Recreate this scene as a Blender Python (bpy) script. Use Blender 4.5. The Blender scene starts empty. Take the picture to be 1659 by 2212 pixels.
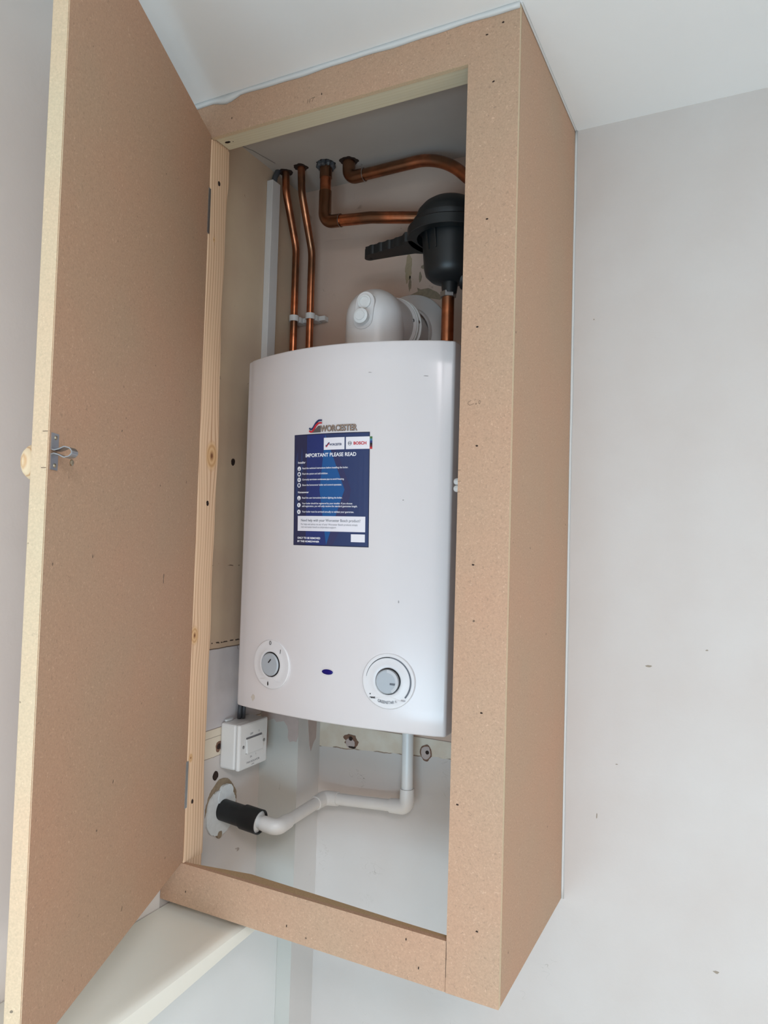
import bpy, bmesh, math, random
from math import sin, cos, pi, radians, sqrt, atan2
from mathutils import Vector, Matrix

S = bpy.context.scene
COL = S.collection

# ------------------------------------------------------------------ camera
def make_camera():
    yaw, pitch, roll = 0.4716, 0.0407, 0.0288
    fwd = Vector((-sin(yaw)*cos(pitch), cos(yaw)*cos(pitch), sin(pitch)))
    right = Vector((cos(yaw), sin(yaw), 0))
    up = right.cross(fwd)
    r2 = right*cos(roll) + up*sin(roll)
    u2 = -right*sin(roll) + up*cos(roll)
    cam = bpy.data.cameras.new('camera')
    cam.sensor_fit = 'HORIZONTAL'; cam.sensor_width = 36.0
    cam.lens = 36.0*1572.11/1659.0
    cam.clip_start = 0.02
    o = bpy.data.objects.new('camera', cam)
    M = Matrix((r2, u2, -fwd)).transposed().to_4x4()
    M.translation = Vector((0.2900, -1.2761, 0.5995))
    o.matrix_world = M
    COL.objects.link(o); S.camera = o
make_camera()

# ------------------------------------------------------------------ world and light
EXPOSURE = 0.06
S.view_settings.view_transform = 'Standard'
S.view_settings.look = 'None'
S.view_settings.gamma = 1.0
S.view_settings.use_curve_mapping = False
S.view_settings.exposure = EXPOSURE
S.cycles.use_denoising = True
S.cycles.max_bounces = 10
S.cycles.diffuse_bounces = 6
S.cycles.sample_clamp_indirect = 6

W = bpy.data.worlds.new('World'); S.world = W; W.use_nodes = True
bg = W.node_tree.nodes['Background']
bg.inputs[0].default_value = (0.62, 0.84, 1.0, 1); bg.inputs[1].default_value = 0.72

def area(name, loc, target, sx, sy, power, color):
    l = bpy.data.lights.new(name, 'AREA'); l.shape = 'RECTANGLE'; l.size = sx; l.size_y = sy
    l.energy = power; l.color = color
    o = bpy.data.objects.new(name, l); o.location = loc
    o.rotation_euler = (Vector(target)-Vector(loc)).to_track_quat('-Z', 'Y').to_euler()
    COL.objects.link(o); return o
# daylight through the garden door and side window behind the camera, plus an added overhead fill light with no fitting
area('daylight_garden_door', (0.45, -2.82, -0.55), (0.45, 0, -0.55), 2.1, 0.9, 46, (0.585, 0.825, 1.0))
area('daylight_side_window', (2.78, -1.5, -0.05), (0, -1.5, -0.05), 1.1, 0.7, 13, (1.0, 0.97, 0.95))
area('ceiling_fill', (0.9, -1.9, 1.335), (0.9, -1.9, 0.0), 0.6, 0.6, 29, (0.92, 0.86, 0.88))

# ------------------------------------------------------------------ materials
def lin(c):
    return tuple(((v/255)/12.92 if v/255 <= 0.04045 else ((v/255+0.055)/1.055)**2.4) for v in c)+(1.0,)

class NB:
    """small node builder"""
    def __init__(s, name):
        s.m = bpy.data.materials.new(name); s.m.use_nodes = True
        s.t = s.m.node_tree; s.b = s.t.nodes['Principled BSDF']
        s.tc = None
    def new(s, typ, **kw):
        n = s.t.nodes.new(typ)
        for k, v in kw.items(): setattr(n, k, v)
        return n
    def link(s, a, b): s.t.links.new(a, b)
    def setin(s, sock, v):
        if isinstance(v, bpy.types.NodeSocket): s.link(v, sock)
        elif isinstance(v, (tuple, list)) and len(v) == 3 and sock.type == 'RGBA': sock.default_value = tuple(v)+(1,)
        else: sock.default_value = v
    def coord(s):
        if not s.tc: s.tc = s.new('ShaderNodeTexCoord')
        return s.tc.outputs['Object']
    def sep(s, v=None):
        n = s.new('ShaderNodeSeparateXYZ'); s.link(v or s.coord(), n.inputs[0]); return n.outputs
    def comb(s, x, y, z):
        n = s.new('ShaderNodeCombineXYZ')
        for i, v in enumerate((x, y, z)): s.setin(n.inputs[i], v)
        return n.outputs[0]
    def math(s, op, a, b=0.0, c=0.0):
        n = s.new('ShaderNodeMath', operation=op)
        s.setin(n.inputs[0], a); s.setin(n.inputs[1], b); s.setin(n.inputs[2], c)
        return n.outputs[0]
    def noise(s, scale, detail=2, dist=0.0, vec=None, rough=0.5):
        n = s.new('ShaderNodeTexNoise'); s.link(vec or s.coord(), n.inputs['Vector'])
        n.inputs['Scale'].default_value = scale; n.inputs['Detail'].default_value = detail
        n.inputs['Distortion'].default_value = dist; n.inputs['Roughness'].default_value = rough
        return n.outputs['Fac']
    def scaled(s, x, y, z, off=(0, 0, 0)):
        n = s.new('ShaderNodeMapping'); s.link(s.coord(), n.inputs[0])
        n.inputs['Scale'].default_value = (x, y, z); n.inputs['Location'].default_value = off
        return n.outputs[0]
    def ramp(s, f, a, b, va=0.0, vb=1.0):
        n = s.new('ShaderNodeMapRange'); s.setin(n.inputs[0], f)
        n.inputs[1].default_value = a; n.inputs[2].default_value = b
        n.inputs[3].default_value = va; n.inputs[4].default_value = vb
        return n.outputs[0]
    def mix(s, f, a, b, mode='MIX'):
        n = s.new('ShaderNodeMix', data_type='RGBA', blend_type=mode)
        s.setin(n.inputs[0], f); s.setin(n.inputs[6], a); s.setin(n.inputs[7], b)
        return n.outputs[2]
    def bump(s, h, strength, dist=0.001):
        n = s.new('ShaderNodeBump'); s.link(h, n.inputs['Height'])
        n.inputs['Strength'].default_value = strength; n.inputs['Distance'].default_value = dist
        s.link(n.outputs[0], s.b.inputs['Normal'])
    def out(s, col=None, rough=0.5, metal=0.0, spec=None):
        if col is not None: s.setin(s.b.inputs['Base Color'], col)
        s.setin(s.b.inputs['Roughness'], rough); s.b.inputs['Metallic'].default_value = metal
        if spec is not None: s.b.inputs['Specular IOR Level'].default_value = spec
        return s.m

def plain(name, c, rough=0.5, metal=0.0, spec=None, var=0.04, scale=60):
    b = NB(name); col = lin(c)
    n = b.noise(scale, 3)
    d = tuple(v*(1-var*2) for v in col[:3])
    return b.out(b.mix(n, col, d), rough, metal, spec)

def mdf(name, c, edge=False):
    b = NB(name); base = lin(c)
    low = b.ramp(b.noise(5, 3), 0.3, 0.7)
    red = tuple(x*y for x, y in zip(base[:3], (1.05, 0.97, 0.93)))
    oli = tuple(x*y for x, y in zip(base[:3], (0.96, 1.0, 0.98)))
    col = b.mix(low, red, oli)
    fine = b.ramp(b.noise(420, 3), 0.25, 0.75, 0.90, 1.09)
    col = b.mix(1.0, col, b.comb(fine, fine, fine), 'MULTIPLY')
    def fibre(scale, width, off, mscale, lo, hi):
        v = b.scaled(1, 1, 1, (off, off*1.7, off*0.6))
        n = b.noise(scale, 1, 1.2, v)
        line = b.ramp(b.math('ABSOLUTE', b.math('SUBTRACT', n, 0.5)), 0.0, width, 1, 0)
        m = b.noise(mscale, 1, 0.0, v)
        return b.math('MULTIPLY', line, b.ramp(m, lo, hi))
    if edge:
        f1 = fibre(260, 0.03, 0.3, 150, 0.62, 0.72); f2 = fibre(300, 0.03, 2.1, 170, 0.6, 0.7)
    else:
        f1 = fibre(150, 0.028, 0.3, 260, 0.52, 0.60); f2 = fibre(140, 0.026, 2.1, 240, 0.53, 0.62)
    dark = tuple(x*0.55 for x in base[:3]); light = tuple(min(1, x*1.35+0.02) for x in base[:3])
    col = b.mix(b.math('MULTIPLY', f1, 0.6), col, dark)
    col = b.mix(b.math('MULTIPLY', f2, 0.75), col, light)
    spots = b.ramp(b.noise(120, 0, 0, b.scaled(1, 1, 1, (5, 5, 5))), 0.87, 0.90)
    col = b.mix(spots, col, tuple(x*0.35 for x in base[:3]))
    return b.out(col, 0.62, 0, 0.35)

def paint(name, c, rough=0.6, marks=0.0, bumps=0.15):
    b = NB(name); base = lin(c)
    n = b.ramp(b.noise(7, 4), 0.3, 0.7)
    col = b.mix(n, base, tuple(x*0.965 for x in base[:3]))
    if marks:
        v = b.scaled(1, 1, 1, (3, 1, 7))
        line = b.ramp(b.math('ABSOLUTE', b.math('SUBTRACT', b.noise(24, 1, 1.5, v), 0.5)), 0.0, 0.008, 1, 0)
        m = b.ramp(b.noise(14, 2, 0, b.scaled(1, 1, 1, (8, 2, 4))), 0.66, 0.72)
        col = b.mix(b.math('MULTIPLY', b.math('MULTIPLY', line, m), marks), col, lin((110, 100, 90)))
    b.bump(b.noise(180, 3), bumps, 0.0006)
    return b.out(col, rough, 0, 0.3)

WHITE_PAINT = (199, 194, 190)
BEIGE = (200, 176, 160)
CREAM = (212, 203, 188)

def crack(b, z, z0, wob, width):
    """1 along a wobbly horizontal line at height z0"""
    n = b.math('MULTIPLY', b.math('SUBTRACT', b.noise(45, 4, 0.4), 0.5), wob)
    d = b.math('ABSOLUTE', b.math('SUBTRACT', b.math('ADD', z, n), z0))
    return b.ramp(d, width*0.4, width, 1, 0)

def flecks(b, col, scale, lo, hi, colour, off, amount=1.0, stretch=(1, 1, 1)):
    f = b.ramp(b.noise(scale, 2, 0.6, b.scaled(*stretch, off)), lo, hi)
    return b.mix(b.math('MULTIPLY', f, amount), col, colour)

def wall_back_material():
    b = NB('back_wall_paint'); x, y, z = b.sep()
    wob = b.math('MULTIPLY', b.math('SUBTRACT', b.noise(40, 3, 0.5), 0.5), 0.007)
    zz = b.math('ADD', z, wob)
    low = b.math('MULTIPLY_ADD', x, 0.066, 0.2150)          # slanted lower edge of the unpainted band
    inside = b.math('LESS_THAN', x, -0.003)
    n = b.ramp(b.noise(7, 4), 0.3, 0.7)
    white = b.mix(n, lin(WHITE_PAINT), lin((195, 188, 183)))
    beige = b.mix(b.ramp(b.noise(9, 3), 0.3, 0.7), lin(BEIGE), lin((192, 166, 150)))
    beige = flecks(b, beige, 26, 0.70, 0.74, lin((140, 118, 98)), (1, 4, 2), 0.5)
    cream = b.mix(b.ramp(b.noise(30, 3), 0.35, 0.65), lin(CREAM), lin((204, 190, 172)))
    isband = b.math('GREATER_THAN', zz, low)
    isbeige = b.math('GREATER_THAN', z, 0.232)
    col = b.mix(b.math('MULTIPLY', inside, isband), white, cream)
    col = b.mix(b.math('MULTIPLY', inside, isbeige), col, beige)
    # torn paint line under the band
    d = b.math('ABSOLUTE', b.math('SUBTRACT', zz, low))
    tear = b.ramp(d, 0.0005, 0.0014, 1, 0)
    tear = b.math('MULTIPLY', tear, b.ramp(b.noise(22, 1), 0.44, 0.5))
    tear = b.math('MULTIPLY', tear, inside)
    col = b.mix(b.math('MULTIPLY', tear, 0.8), col, lin((120, 92, 66)))
    ridge = b.math('MULTIPLY', inside, b.ramp(b.math('ABSOLUTE', b.math('SUBTRACT', z, 0.2325)), 0.0005, 0.001, 1, 0))
    col = b.mix(b.math('MULTIPLY', ridge, 0.7), col, lin((100, 84, 72)))
    # scuffs
    v = b.scaled(1, 1, 1.6, (3, 1, 7))
    line = b.ramp(b.math('ABSOLUTE', b.math('SUBTRACT', b.noise(30, 1, 1.5, v), 0.5)), 0.0, 0.010, 1, 0)
    m = b.ramp(b.noise(12, 3, 0, b.scaled(1, 1, 1, (8, 2, 4))), 0.60, 0.68)
    col = b.mix(b.math('MULTIPLY', b.math('MULTIPLY', b.math('MULTIPLY', line, m), inside), 0.7), col, lin((122, 112, 100)))
    h = b.math('MULTIPLY_ADD', b.math('MULTIPLY', isband, inside), -1.5, b.noise(140, 3))
    b.bump(h, 0.25, 0.0008)
    return b.out(col, 0.58, 0, 0.3)

def wall_left_material():
    b = NB('left_wall_paint'); x, y, z = b.sep()
    inside = b.math('GREATER_THAN', y, -0.3421)
    wob = b.math('MULTIPLY', b.math('SUBTRACT', b.noise(40, 3, 0.5), 0.5), 0.006)
    zz = b.math('ADD', z, wob)
    white = b.mix(b.ramp(b.noise(7, 4), 0.3, 0.7), lin(WHITE_PAINT), lin((194, 187, 182)))
    grey = b.mix(b.ramp(b.noise(18, 3), 0.3, 0.7), lin((200, 197, 197)), lin((190, 185, 186)))
    beige = b.mix(b.ramp(b.noise(8, 4), 0.3, 0.7), lin((200, 180, 154)), lin((188, 164, 142)))
    cream = lin((214, 204, 186))
    col = b.mix(b.math('GREATER_THAN', zz, 0.2003), white, cream)
    col = b.mix(b.math('GREATER_THAN', z, 0.2511), col, grey)
    col = b.mix(b.math('GREATER_THAN', z, 0.396), col, beige)
    for z0, wb, wd, am in ((0.2511, 0.0, 0.0011, 0.7), (0.2361, 0.0, 0.0008, 0.6), (0.2003, 0.006, 0.0009, 0.6),
                           (0.396, 0.002, 0.0014, 0.9)):
        col = b.mix(b.math('MULTIPLY', crack(b, z, z0, wb, wd), am), col, lin((86, 66, 52)))
    dots = b.math('MULTIPLY', crack(b, z, 0.4065, 0.003, 0.0016), b.ramp(b.noise(120, 1), 0.5, 0.55))
    col = b.mix(dots, col, lin((52, 40, 34)))
    dots = b.math('MULTIPLY', crack(b, z, 0.547, 0.006, 0.0014), b.ramp(b.noise(90, 1), 0.5, 0.56))
    col = b.mix(b.math('MULTIPLY', dots, 0.8), col, lin((80, 62, 52)))
    col = flecks(b, col, 60, 0.74, 0.77, lin((110, 92, 76)), (2, 6, 1), 0.6)
    outc = b.mix(b.ramp(b.noise(6, 3), 0.3, 0.7), lin((232, 227, 222)), lin((228, 222, 217)))
    col = b.mix(inside, outc, col)
    b.bump(b.noise(140, 3), 0.2, 0.0008)
    return b.out(col, 0.6, 0, 0.3)

def pine(name, axis='z', knots=(), base=(226, 193, 160), dark=(180, 138, 106), nail=()):
    """growth rings running along z (or x), bent round knots given as (across, along, size)"""
    b = NB(name); x, y, z = b.sep()
    u, w = (y, z) if axis == 'z' else (y, x)
    uu = b.math('ADD', u, b.math('MULTIPLY', b.math('SUBTRACT', b.noise(2.2, 2, 0, b.scaled(1, 1, 1) if axis == 'z' else b.scaled(1, 1, 1)), 0.5), 0.030))
    kmask = None
    for (ku, kw, ks) in knots:
        du = b.math('SUBTRACT', u, ku); dw = b.math('SUBTRACT', w, kw)
        e = b.math('ADD', b.math('POWER', b.math('DIVIDE', du, ks*0.9), 2.0), b.math('POWER', b.math('DIVIDE', dw, ks*2.2), 2.0))
        g = b.math('EXPONENT', b.math('MULTIPLY', e, -0.8))
        sgn = b.math('MULTIPLY', du, b.math('MULTIPLY', g, -0.55))
        uu = b.math('ADD', uu, sgn)
        r = b.math('SQRT', b.math('ADD', b.math('POWER', b.math('DIVIDE', du, ks*0.55), 2.0), b.math('POWER', b.math('DIVIDE', dw, ks*0.95), 2.0)))
        km = b.ramp(r, 0.75, 1.15, 1, 0)
        rings = b.ramp(b.math('SINE', b.math('MULTIPLY', r, 16.0)), -1, 1)
        core = b.ramp(r, 0.12, 0.32, 1, 0)
        kcol = b.mix(rings, lin((196, 152, 106)), lin((214, 176, 132)))
        kcol = b.mix(core, kcol, lin((120, 74, 44)))
        kmask = [(km, kcol)] if kmask is None else kmask+[(km, kcol)]
    s = b.math('SINE', b.math('MULTIPLY', uu, 2*pi/0.0062))
    sharp = b.ramp(b.math('POWER', b.ramp(s, -1, 1), 5.0), 0.0, 1.0)
    mod = b.ramp(b.noise(40, 2, 0, b.comb(b.math('MULTIPLY', uu, 3.0), 0.0, b.math('MULTIPLY', w, 0.08))), 0.3, 0.7, 0.35, 1.0)
    light = b.mix(b.noise(160, 3, 0, b.scaled(1, 1, 0.05) if axis == 'z' else b.scaled(0.05, 1, 1)), lin(base), tuple(v*0.93 for v in lin(base)[:3]))
    col = b.mix(b.math('MULTIPLY', sharp, mod), light, lin(dark))
    for km, kc in (kmask or []): col = b.mix(km, col, kc)
    return b.out(col, 0.55, 0, 0.35)

def copper(name, dull=0.3, shift=0.0):
    b = NB(name)
    n = b.ramp(b.noise(38, 4, 0.3), 0.35, 0.65)
    col = b.mix(n, lin((226, 142, 100)), lin((182, 106, 70)))
    d = b.ramp(b.noise(14, 3, 0.2, b.scaled(1, 1, 1, (4+shift, 1, 2))), 0.5-dull*0.5, 0.75-dull*0.4)
    col = b.mix(b.math('MULTIPLY', d, 0.85), col, lin((118, 94, 74)))
    rough = b.ramp(n, 0, 1, 0.28, 0.42)
    return b.out(col, rough, 1.0)

M = {}
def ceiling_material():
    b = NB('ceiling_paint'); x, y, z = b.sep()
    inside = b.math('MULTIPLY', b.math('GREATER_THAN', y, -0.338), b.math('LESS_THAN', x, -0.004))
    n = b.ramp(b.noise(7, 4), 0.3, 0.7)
    new = b.mix(n, lin((231, 236, 238)), lin((228, 233, 235)))  # paler tone outside the cupboard
    inside_col = b.mix(n, lin((178, 172, 165)), lin((170, 162, 155)))  # darker, warmer tone for the ceiling area inside the cupboard
    inside_col = flecks(b, inside_col, 40, 0.72, 0.75, lin((120, 108, 98)), (3, 1, 2), 0.5)
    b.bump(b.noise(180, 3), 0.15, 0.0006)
    return b.out(b.mix(inside, new, inside_col), 0.7, 0, 0.3)
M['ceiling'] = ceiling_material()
M['room'] = paint('room_paint', (214, 212, 209))
M['floor'] = plain('oak_floor', (206, 172, 136), 0.45, var=0.1, scale=8)
M['back'] = wall_back_material()
M['left'] = wall_left_material()
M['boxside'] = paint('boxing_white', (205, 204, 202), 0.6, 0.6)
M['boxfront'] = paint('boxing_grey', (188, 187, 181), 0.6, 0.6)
M['lowwall'] = paint('low_wall_white', (220, 224, 224), 0.6)
M['ledge'] = paint('ledge_gloss', (232, 232, 222), 0.42)
M['mdf'] = mdf('mdf_face', (180, 149, 125))
M['mdfedge'] = mdf('mdf_edge', (204, 184, 156), True)
M['caulk'] = paint('white_sealant', (208, 210, 209), 0.5)
M['stud'] = pine('pine_stud', 'z', ((-0.3107, 0.7369, 0.026), (-0.3360, 0.4353, 0.016), (-0.3337, 0.2348, 0.008), (-0.326, 1.105, 0.005)))
M['batten'] = pine('pine_batten', 'x', (), (214, 206, 180), (204, 194, 164))
M['battenlow'] = mdf('mdf_batten', (176, 152, 118), True)
M['knock'] = plain('knock_grey', (158, 154, 154), 0.6); M['smear'] = plain('smear_tan', (200, 190, 178), 0.6)
M['boiler'] = plain('white_enamel', (213, 208, 208), 0.22, var=0.01, scale=12)
M['plastic'] = plain('white_plastic', (222, 222, 220), 0.35, var=0.02)
M['flue'] = plain('flue_white', (216, 212, 210), 0.3, var=0.03, scale=20)
M['bezel'] = plain('dial_white', (216, 214, 215), 0.35, var=0.01)
M['knobgrey'] = plain('dial_grey', (168, 174, 180), 0.4, var=0.02)
M['ink'] = plain('black_ink', (24, 24, 28), 0.5, var=0.0)
M['greyink'] = plain('grey_ink', (92, 96, 104), 0.5, var=0.0)
M['lightink'] = plain('pale_grey_ink', (128, 128, 134), 0.5, var=0.0)
M['white_ink'] = plain('white_ink', (236, 236, 240), 0.5, var=0.0)
M['blacklens'] = plain('blue_lens', (20, 18, 120), 0.08, var=0.3, scale=200)
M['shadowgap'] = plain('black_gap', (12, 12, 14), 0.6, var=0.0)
M['black'] = plain('black_plastic', (27, 31, 33), 0.42, var=0.1, scale=90)
M['blackpipe'] = plain('black_pipe', (22, 23, 25), 0.5, var=0.2, scale=40)
M['copper'] = copper('copper_pipe', 0.38)
M['copper_dull'] = copper('copper_tarnished', 0.85, 3)
M['brass'] = plain('brass_nut', (112, 100, 74), 0.4, 1.0, var=0.2)
M['zinc'] = plain('zinc_steel', (188, 190, 192), 0.38, 1.0, var=0.1)
M['screw'] = plain('screw_steel', (182, 172, 150), 0.35, 1.0)
M['hole'] = plain('dark_hole', (46, 28, 20), 0.9, var=0.2)
M['burr'] = plain('brown_plaster', (134, 100, 82), 0.9, var=0.25, scale=200)
M['plaster'] = plain('bare_plaster', (190, 174, 168), 0.9, var=0.1, scale=90)
M['filler'] = plain('white_filler', (216, 220, 220), 0.8, var=0.1, scale=120)
M['dirt'] = plain('dirty_rim', (158, 140, 116), 0.9, var=0.25, scale=150)
M['pencil'] = plain('pencil', (96, 76, 62), 0.8, var=0.0)
M['woodknob'] = pine('pine_knob', 'z', (), (238, 216, 180), (206, 160, 112))
M['trunk'] = plain('trunking_white', (206, 204, 202), 0.4, var=0.03)
M['cable'] = plain('grey_cable', (70, 72, 76), 0.5)
M['badge'] = plain('badge_bronze', (176, 158, 144), 0.3, 0.5)
M['badgegrey'] = plain('badge_grey', (104, 98, 98), 0.4, 0.3)
M['navy'] = plain('navy', (38, 52, 92), 0.4, var=0.0)
M['red'] = plain('red', (190, 44, 54), 0.4, var=0.0)
M['window_frame'] = plain('window_upvc', (235, 235, 235), 0.3)
M['glasspane'] = NB('window_glass').out((1, 1, 1), 0.0)
M['glasspane'].node_tree.nodes['Principled BSDF'].inputs['Transmission Weight'].default_value = 1.0
M['glasspane'].node_tree.nodes['Principled BSDF'].inputs['IOR'].default_value = 1.01

# ------------------------------------------------------------------ helpers
def props(o, label=None, cat=None, group=None, kind=None):
    if label: o['label'] = label
    if cat: o['category'] = cat
    if group: o['group'] = group
    if kind: o['kind'] = kind
    return o

def link(name, me, mats, parent=None, label=None, smooth=False):
    o = bpy.data.objects.new(name, me); COL.objects.link(o)
    for m in (mats if isinstance(mats, (list, tuple)) else [mats]): me.materials.append(m)
    if smooth:
        for p in me.polygons: p.use_smooth = True
    if parent:
        o.parent = parent; o.matrix_parent_inverse = PINV(parent)
    if label: o['label'] = label
    return o

def PINV(p):
    m = Matrix.Identity(4); q = p
    chain = []
    while q: chain.append(q); q = q.parent
    for c in reversed(chain): m = m @ c.matrix_parent_inverse @ Matrix.Translation(c.location)
    return m.inverted()

def thing(name, loc, label, cat, group=None):
    o = bpy.data.objects.new(name, None); o.empty_display_size = 0.05
    o.location = loc; COL.objects.link(o); return props(o, label, cat, group)

def fin(bm, name, mats, parent=None, smooth=False, label=None, auto=None):
    bmesh.ops.recalc_face_normals(bm, faces=bm.faces[:])
    me = bpy.data.meshes.new(name); bm.to_mesh(me); bm.free()
    o = link(name, me, mats, parent, label, smooth)
    if auto is not None: me.set_sharp_from_angle(angle=radians(auto))
    return o

def box(bm, x0, x1, y0, y1, z0, z1, bev=0.0, seg=2, mat=0):
    vs = [bm.verts.new((x, y, z)) for x in (x0, x1) for y in (y0, y1) for z in (z0, z1)]
    q = [(0, 1, 3, 2), (4, 6, 7, 5), (0, 4, 5, 1), (2, 3, 7, 6), (0, 2, 6, 4), (1, 5, 7, 3)]
    fs = [bm.faces.new([vs[i] for i in f]) for f in q]
    for f in fs: f.material_index = mat
    if bev:
        es = list({e for f in fs for e in f.edges})
        bmesh.ops.bevel(bm, geom=es, offset=bev, segments=seg, affect='EDGES', profile=0.5)
    return fs

def boxo(name, dims, mat, parent=None, bev=0.0, label=None, smooth=False):
    bm = bmesh.new(); box(bm, *dims, bev=bev)
    return fin(bm, name, mat, parent, smooth, label)

def prism(bm, pts, a, b, fn, mat=0):
    """polygon pts (2D) swept between depth a and b; fn(p, depth) -> xyz"""
    A = [bm.verts.new(fn(p, a)) for p in pts]; B = [bm.verts.new(fn(p, b)) for p in pts]
    n = len(pts); fs = [bm.faces.new(A), bm.faces.new(B[::-1])]
    for i in range(n): fs.append(bm.faces.new([A[i], A[(i+1) % n], B[(i+1) % n], B[i]]))
    for f in fs: f.material_index = mat
    return fs

def fillet(pts, r, seg=8):
    pts = [Vector(p) for p in pts]; out = [pts[0]]
    rs = r if isinstance(r, (list, tuple)) else [r]*(len(pts)-2)
    for i in range(1, len(pts)-1):
        p, a, c = pts[i], pts[i-1], pts[i+1]
        d1 = (a-p).normalized(); d2 = (c-p).normalized()
        ang = d1.angle(d2)
        if ang > pi-0.02 or rs[i-1] <= 0: out.append(p); continue
        t = min(rs[i-1]/math.tan(ang/2), (a-p).length*0.49, (c-p).length*0.49)
        rr = t*math.tan(ang/2); s0 = p+d1*t; s1 = p+d2*t
        cen = p+(d1+d2).normalized()*(rr/sin(ang/2))
        v0 = s0-cen; v1 = s1-cen; th = v0.angle(v1)
        for k in range(seg+1):
            f = k/seg
            out.append(cen+(v0*sin((1-f)*th)+v1*sin(f*th))/sin(th))
    out.append(pts[-1]); return out

def tube(bm, pts, r, n=20, cap=True, mat=0):
    pts = [Vector(p) for p in pts]; N = len(pts)
    rad = r if isinstance(r, (list, tuple)) else [r]*N
    t0 = (pts[1]-pts[0]).normalized()
    up = Vector((0, 0, 1)) if abs(t0.z) < 0.9 else Vector((1, 0, 0))
    u = t0.cross(up).normalized(); rings = []
    for i in range(N):
        if i == 0: t = t0
        elif i == N-1: t = (pts[i]-pts[i-1]).normalized()
        else: t = ((pts[i+1]-pts[i]).normalized()+(pts[i]-pts[i-1]).normalized()).normalized()
        u = (u-t*u.dot(t)).normalized(); v = t.cross(u)
        rings.append([bm.verts.new(pts[i]+(u*cos(2*pi*k/n)+v*sin(2*pi*k/n))*rad[i]) for k in range(n)])
    fs = []
    for i in range(N-1):
        for k in range(n):
            fs.append(bm.faces.new([rings[i][k], rings[i][(k+1) % n], rings[i+1][(k+1) % n], rings[i+1][k]]))
    if cap: fs.append(bm.faces.new(rings[0][::-1])); fs.append(bm.faces.new(rings[-1]))
    for f in fs: f.material_index = mat
    return fs

def lathe(bm, prof, org, axis, n=40, mat=0):
    """prof = [(radius, height)] about the axis from org"""
    org = Vector(org); ax = Vector(axis).normalized()
    up = Vector((0, 0, 1)) if abs(ax.z) < 0.9 else Vector((1, 0, 0))
    u = ax.cross(up).normalized(); v = ax.cross(u); rings = []
    for (r, h) in prof:
        if r < 1e-6: rings.append([bm.verts.new(org+ax*h)])
        else: rings.append([bm.verts.new(org+ax*h+(u*cos(2*pi*k/n)+v*sin(2*pi*k/n))*r) for k in range(n)])
    fs = []
    for a, b in zip(rings, rings[1:]):
        if len(a) == 1 and len(b) == 1: continue
        for k in range(n):
            k2 = (k+1) % n
            if len(a) == 1: fs.append(bm.faces.new([a[0], b[k2], b[k]]))
            elif len(b) == 1: fs.append(bm.faces.new([a[k], a[k2], b[0]]))
            else: fs.append(bm.faces.new([a[k], a[k2], b[k2], b[k]]))
    for f in fs: f.material_index = mat
    return fs

_txt = {}
def text_polys(s, bold=0.0):
    key = (s, bold)
    if key in _txt: return _txt[key]
    c = bpy.data.curves.new('t', 'FONT'); c.body = s; c.size = 1.0; c.offset = bold; c.resolution_u = 3
    o = bpy.data.objects.new('t', c); COL.objects.link(o)
    bpy.context.view_layer.update()
    ev = o.evaluated_get(bpy.context.evaluated_depsgraph_get()); me = ev.to_mesh()
    vs = [(v.co.x, v.co.y) for v in me.vertices]; fs = [tuple(p.vertices) for p in me.polygons]
    ev.to_mesh_clear(); bpy.data.objects.remove(o); bpy.data.curves.remove(c)
    x0 = min(v[0] for v in vs); x1 = max(v[0] for v in vs); y0 = min(v[1] for v in vs); y1 = max(v[1] for v in vs)
    vs = [((v[0]-x0)/(x1-x0), (v[1]-y0)/(y1-y0)) for v in vs]
    _txt[key] = (vs, fs); return vs, fs

def text(bm, s, x0, x1, z0, z1, fn, bold=0.0, mat=0):
    vs, fs = text_polys(s, bold)
    V = [bm.verts.new(fn(x0+(x1-x0)*a, z0+(z1-z0)*b)) for a, b in vs]
    for f in fs:
        try: bm.faces.new([V[i] for i in f]).material_index = mat
        except ValueError: pass

def poly(bm, pts, fn, mat=0):
    f = bm.faces.new([bm.verts.new(fn(*p)) for p in pts]); f.material_index = mat; return f

def disc(bm, cx, cz, r, fn, n=24, mat=0, r2=0.0, a0=0.0, a1=2*pi, rz=1.0):
    k = n
    for i in range(k):
        t0 = a0+(a1-a0)*i/k; t1 = a0+(a1-a0)*(i+1)/k
        if r2: p = [(cx+r*cos(t0), cz+r*rz*sin(t0)), (cx+r*cos(t1), cz+r*rz*sin(t1)), (cx+r2*cos(t1), cz+r2*rz*sin(t1)), (cx+r2*cos(t0), cz+r2*rz*sin(t0))]
        else: p = [(cx+r*cos(t0), cz+r*rz*sin(t0)), (cx+r*cos(t1), cz+r*rz*sin(t1)), (cx, cz)]
        poly(bm, p, fn, mat)

random.seed(4)
def blob_pts(rx, rz, n=14, rough=0.3, seed=0):
    rnd = random.Random(seed); n = max(n*2, 16)
    co = [(k, rnd.uniform(-1, 1)/k**0.6, rnd.random()*6.28) for k in (2, 3, 4, 5, 7, 9)]
    out = []
    for i in range(n):
        a = 2*pi*i/n; f = 1+rough*0.32*sum(c*sin(k*a+p) for k, c, p in co)+rough*0.12*rnd.uniform(-1, 1)
        f = max(0.35, f); out.append((rx*cos(a)*f, rz*sin(a)*f))
    return out

def patch(name, fn, pts, h, mat, parent, bev=0.0):
    """raised patch lying on a surface: fn(a, b, height)"""
    bm = bmesh.new(); prism(bm, pts, -0.0005, h, lambda p, d: fn(p[0], p[1], d))
    return fin(bm, name, mat, parent)

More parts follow.
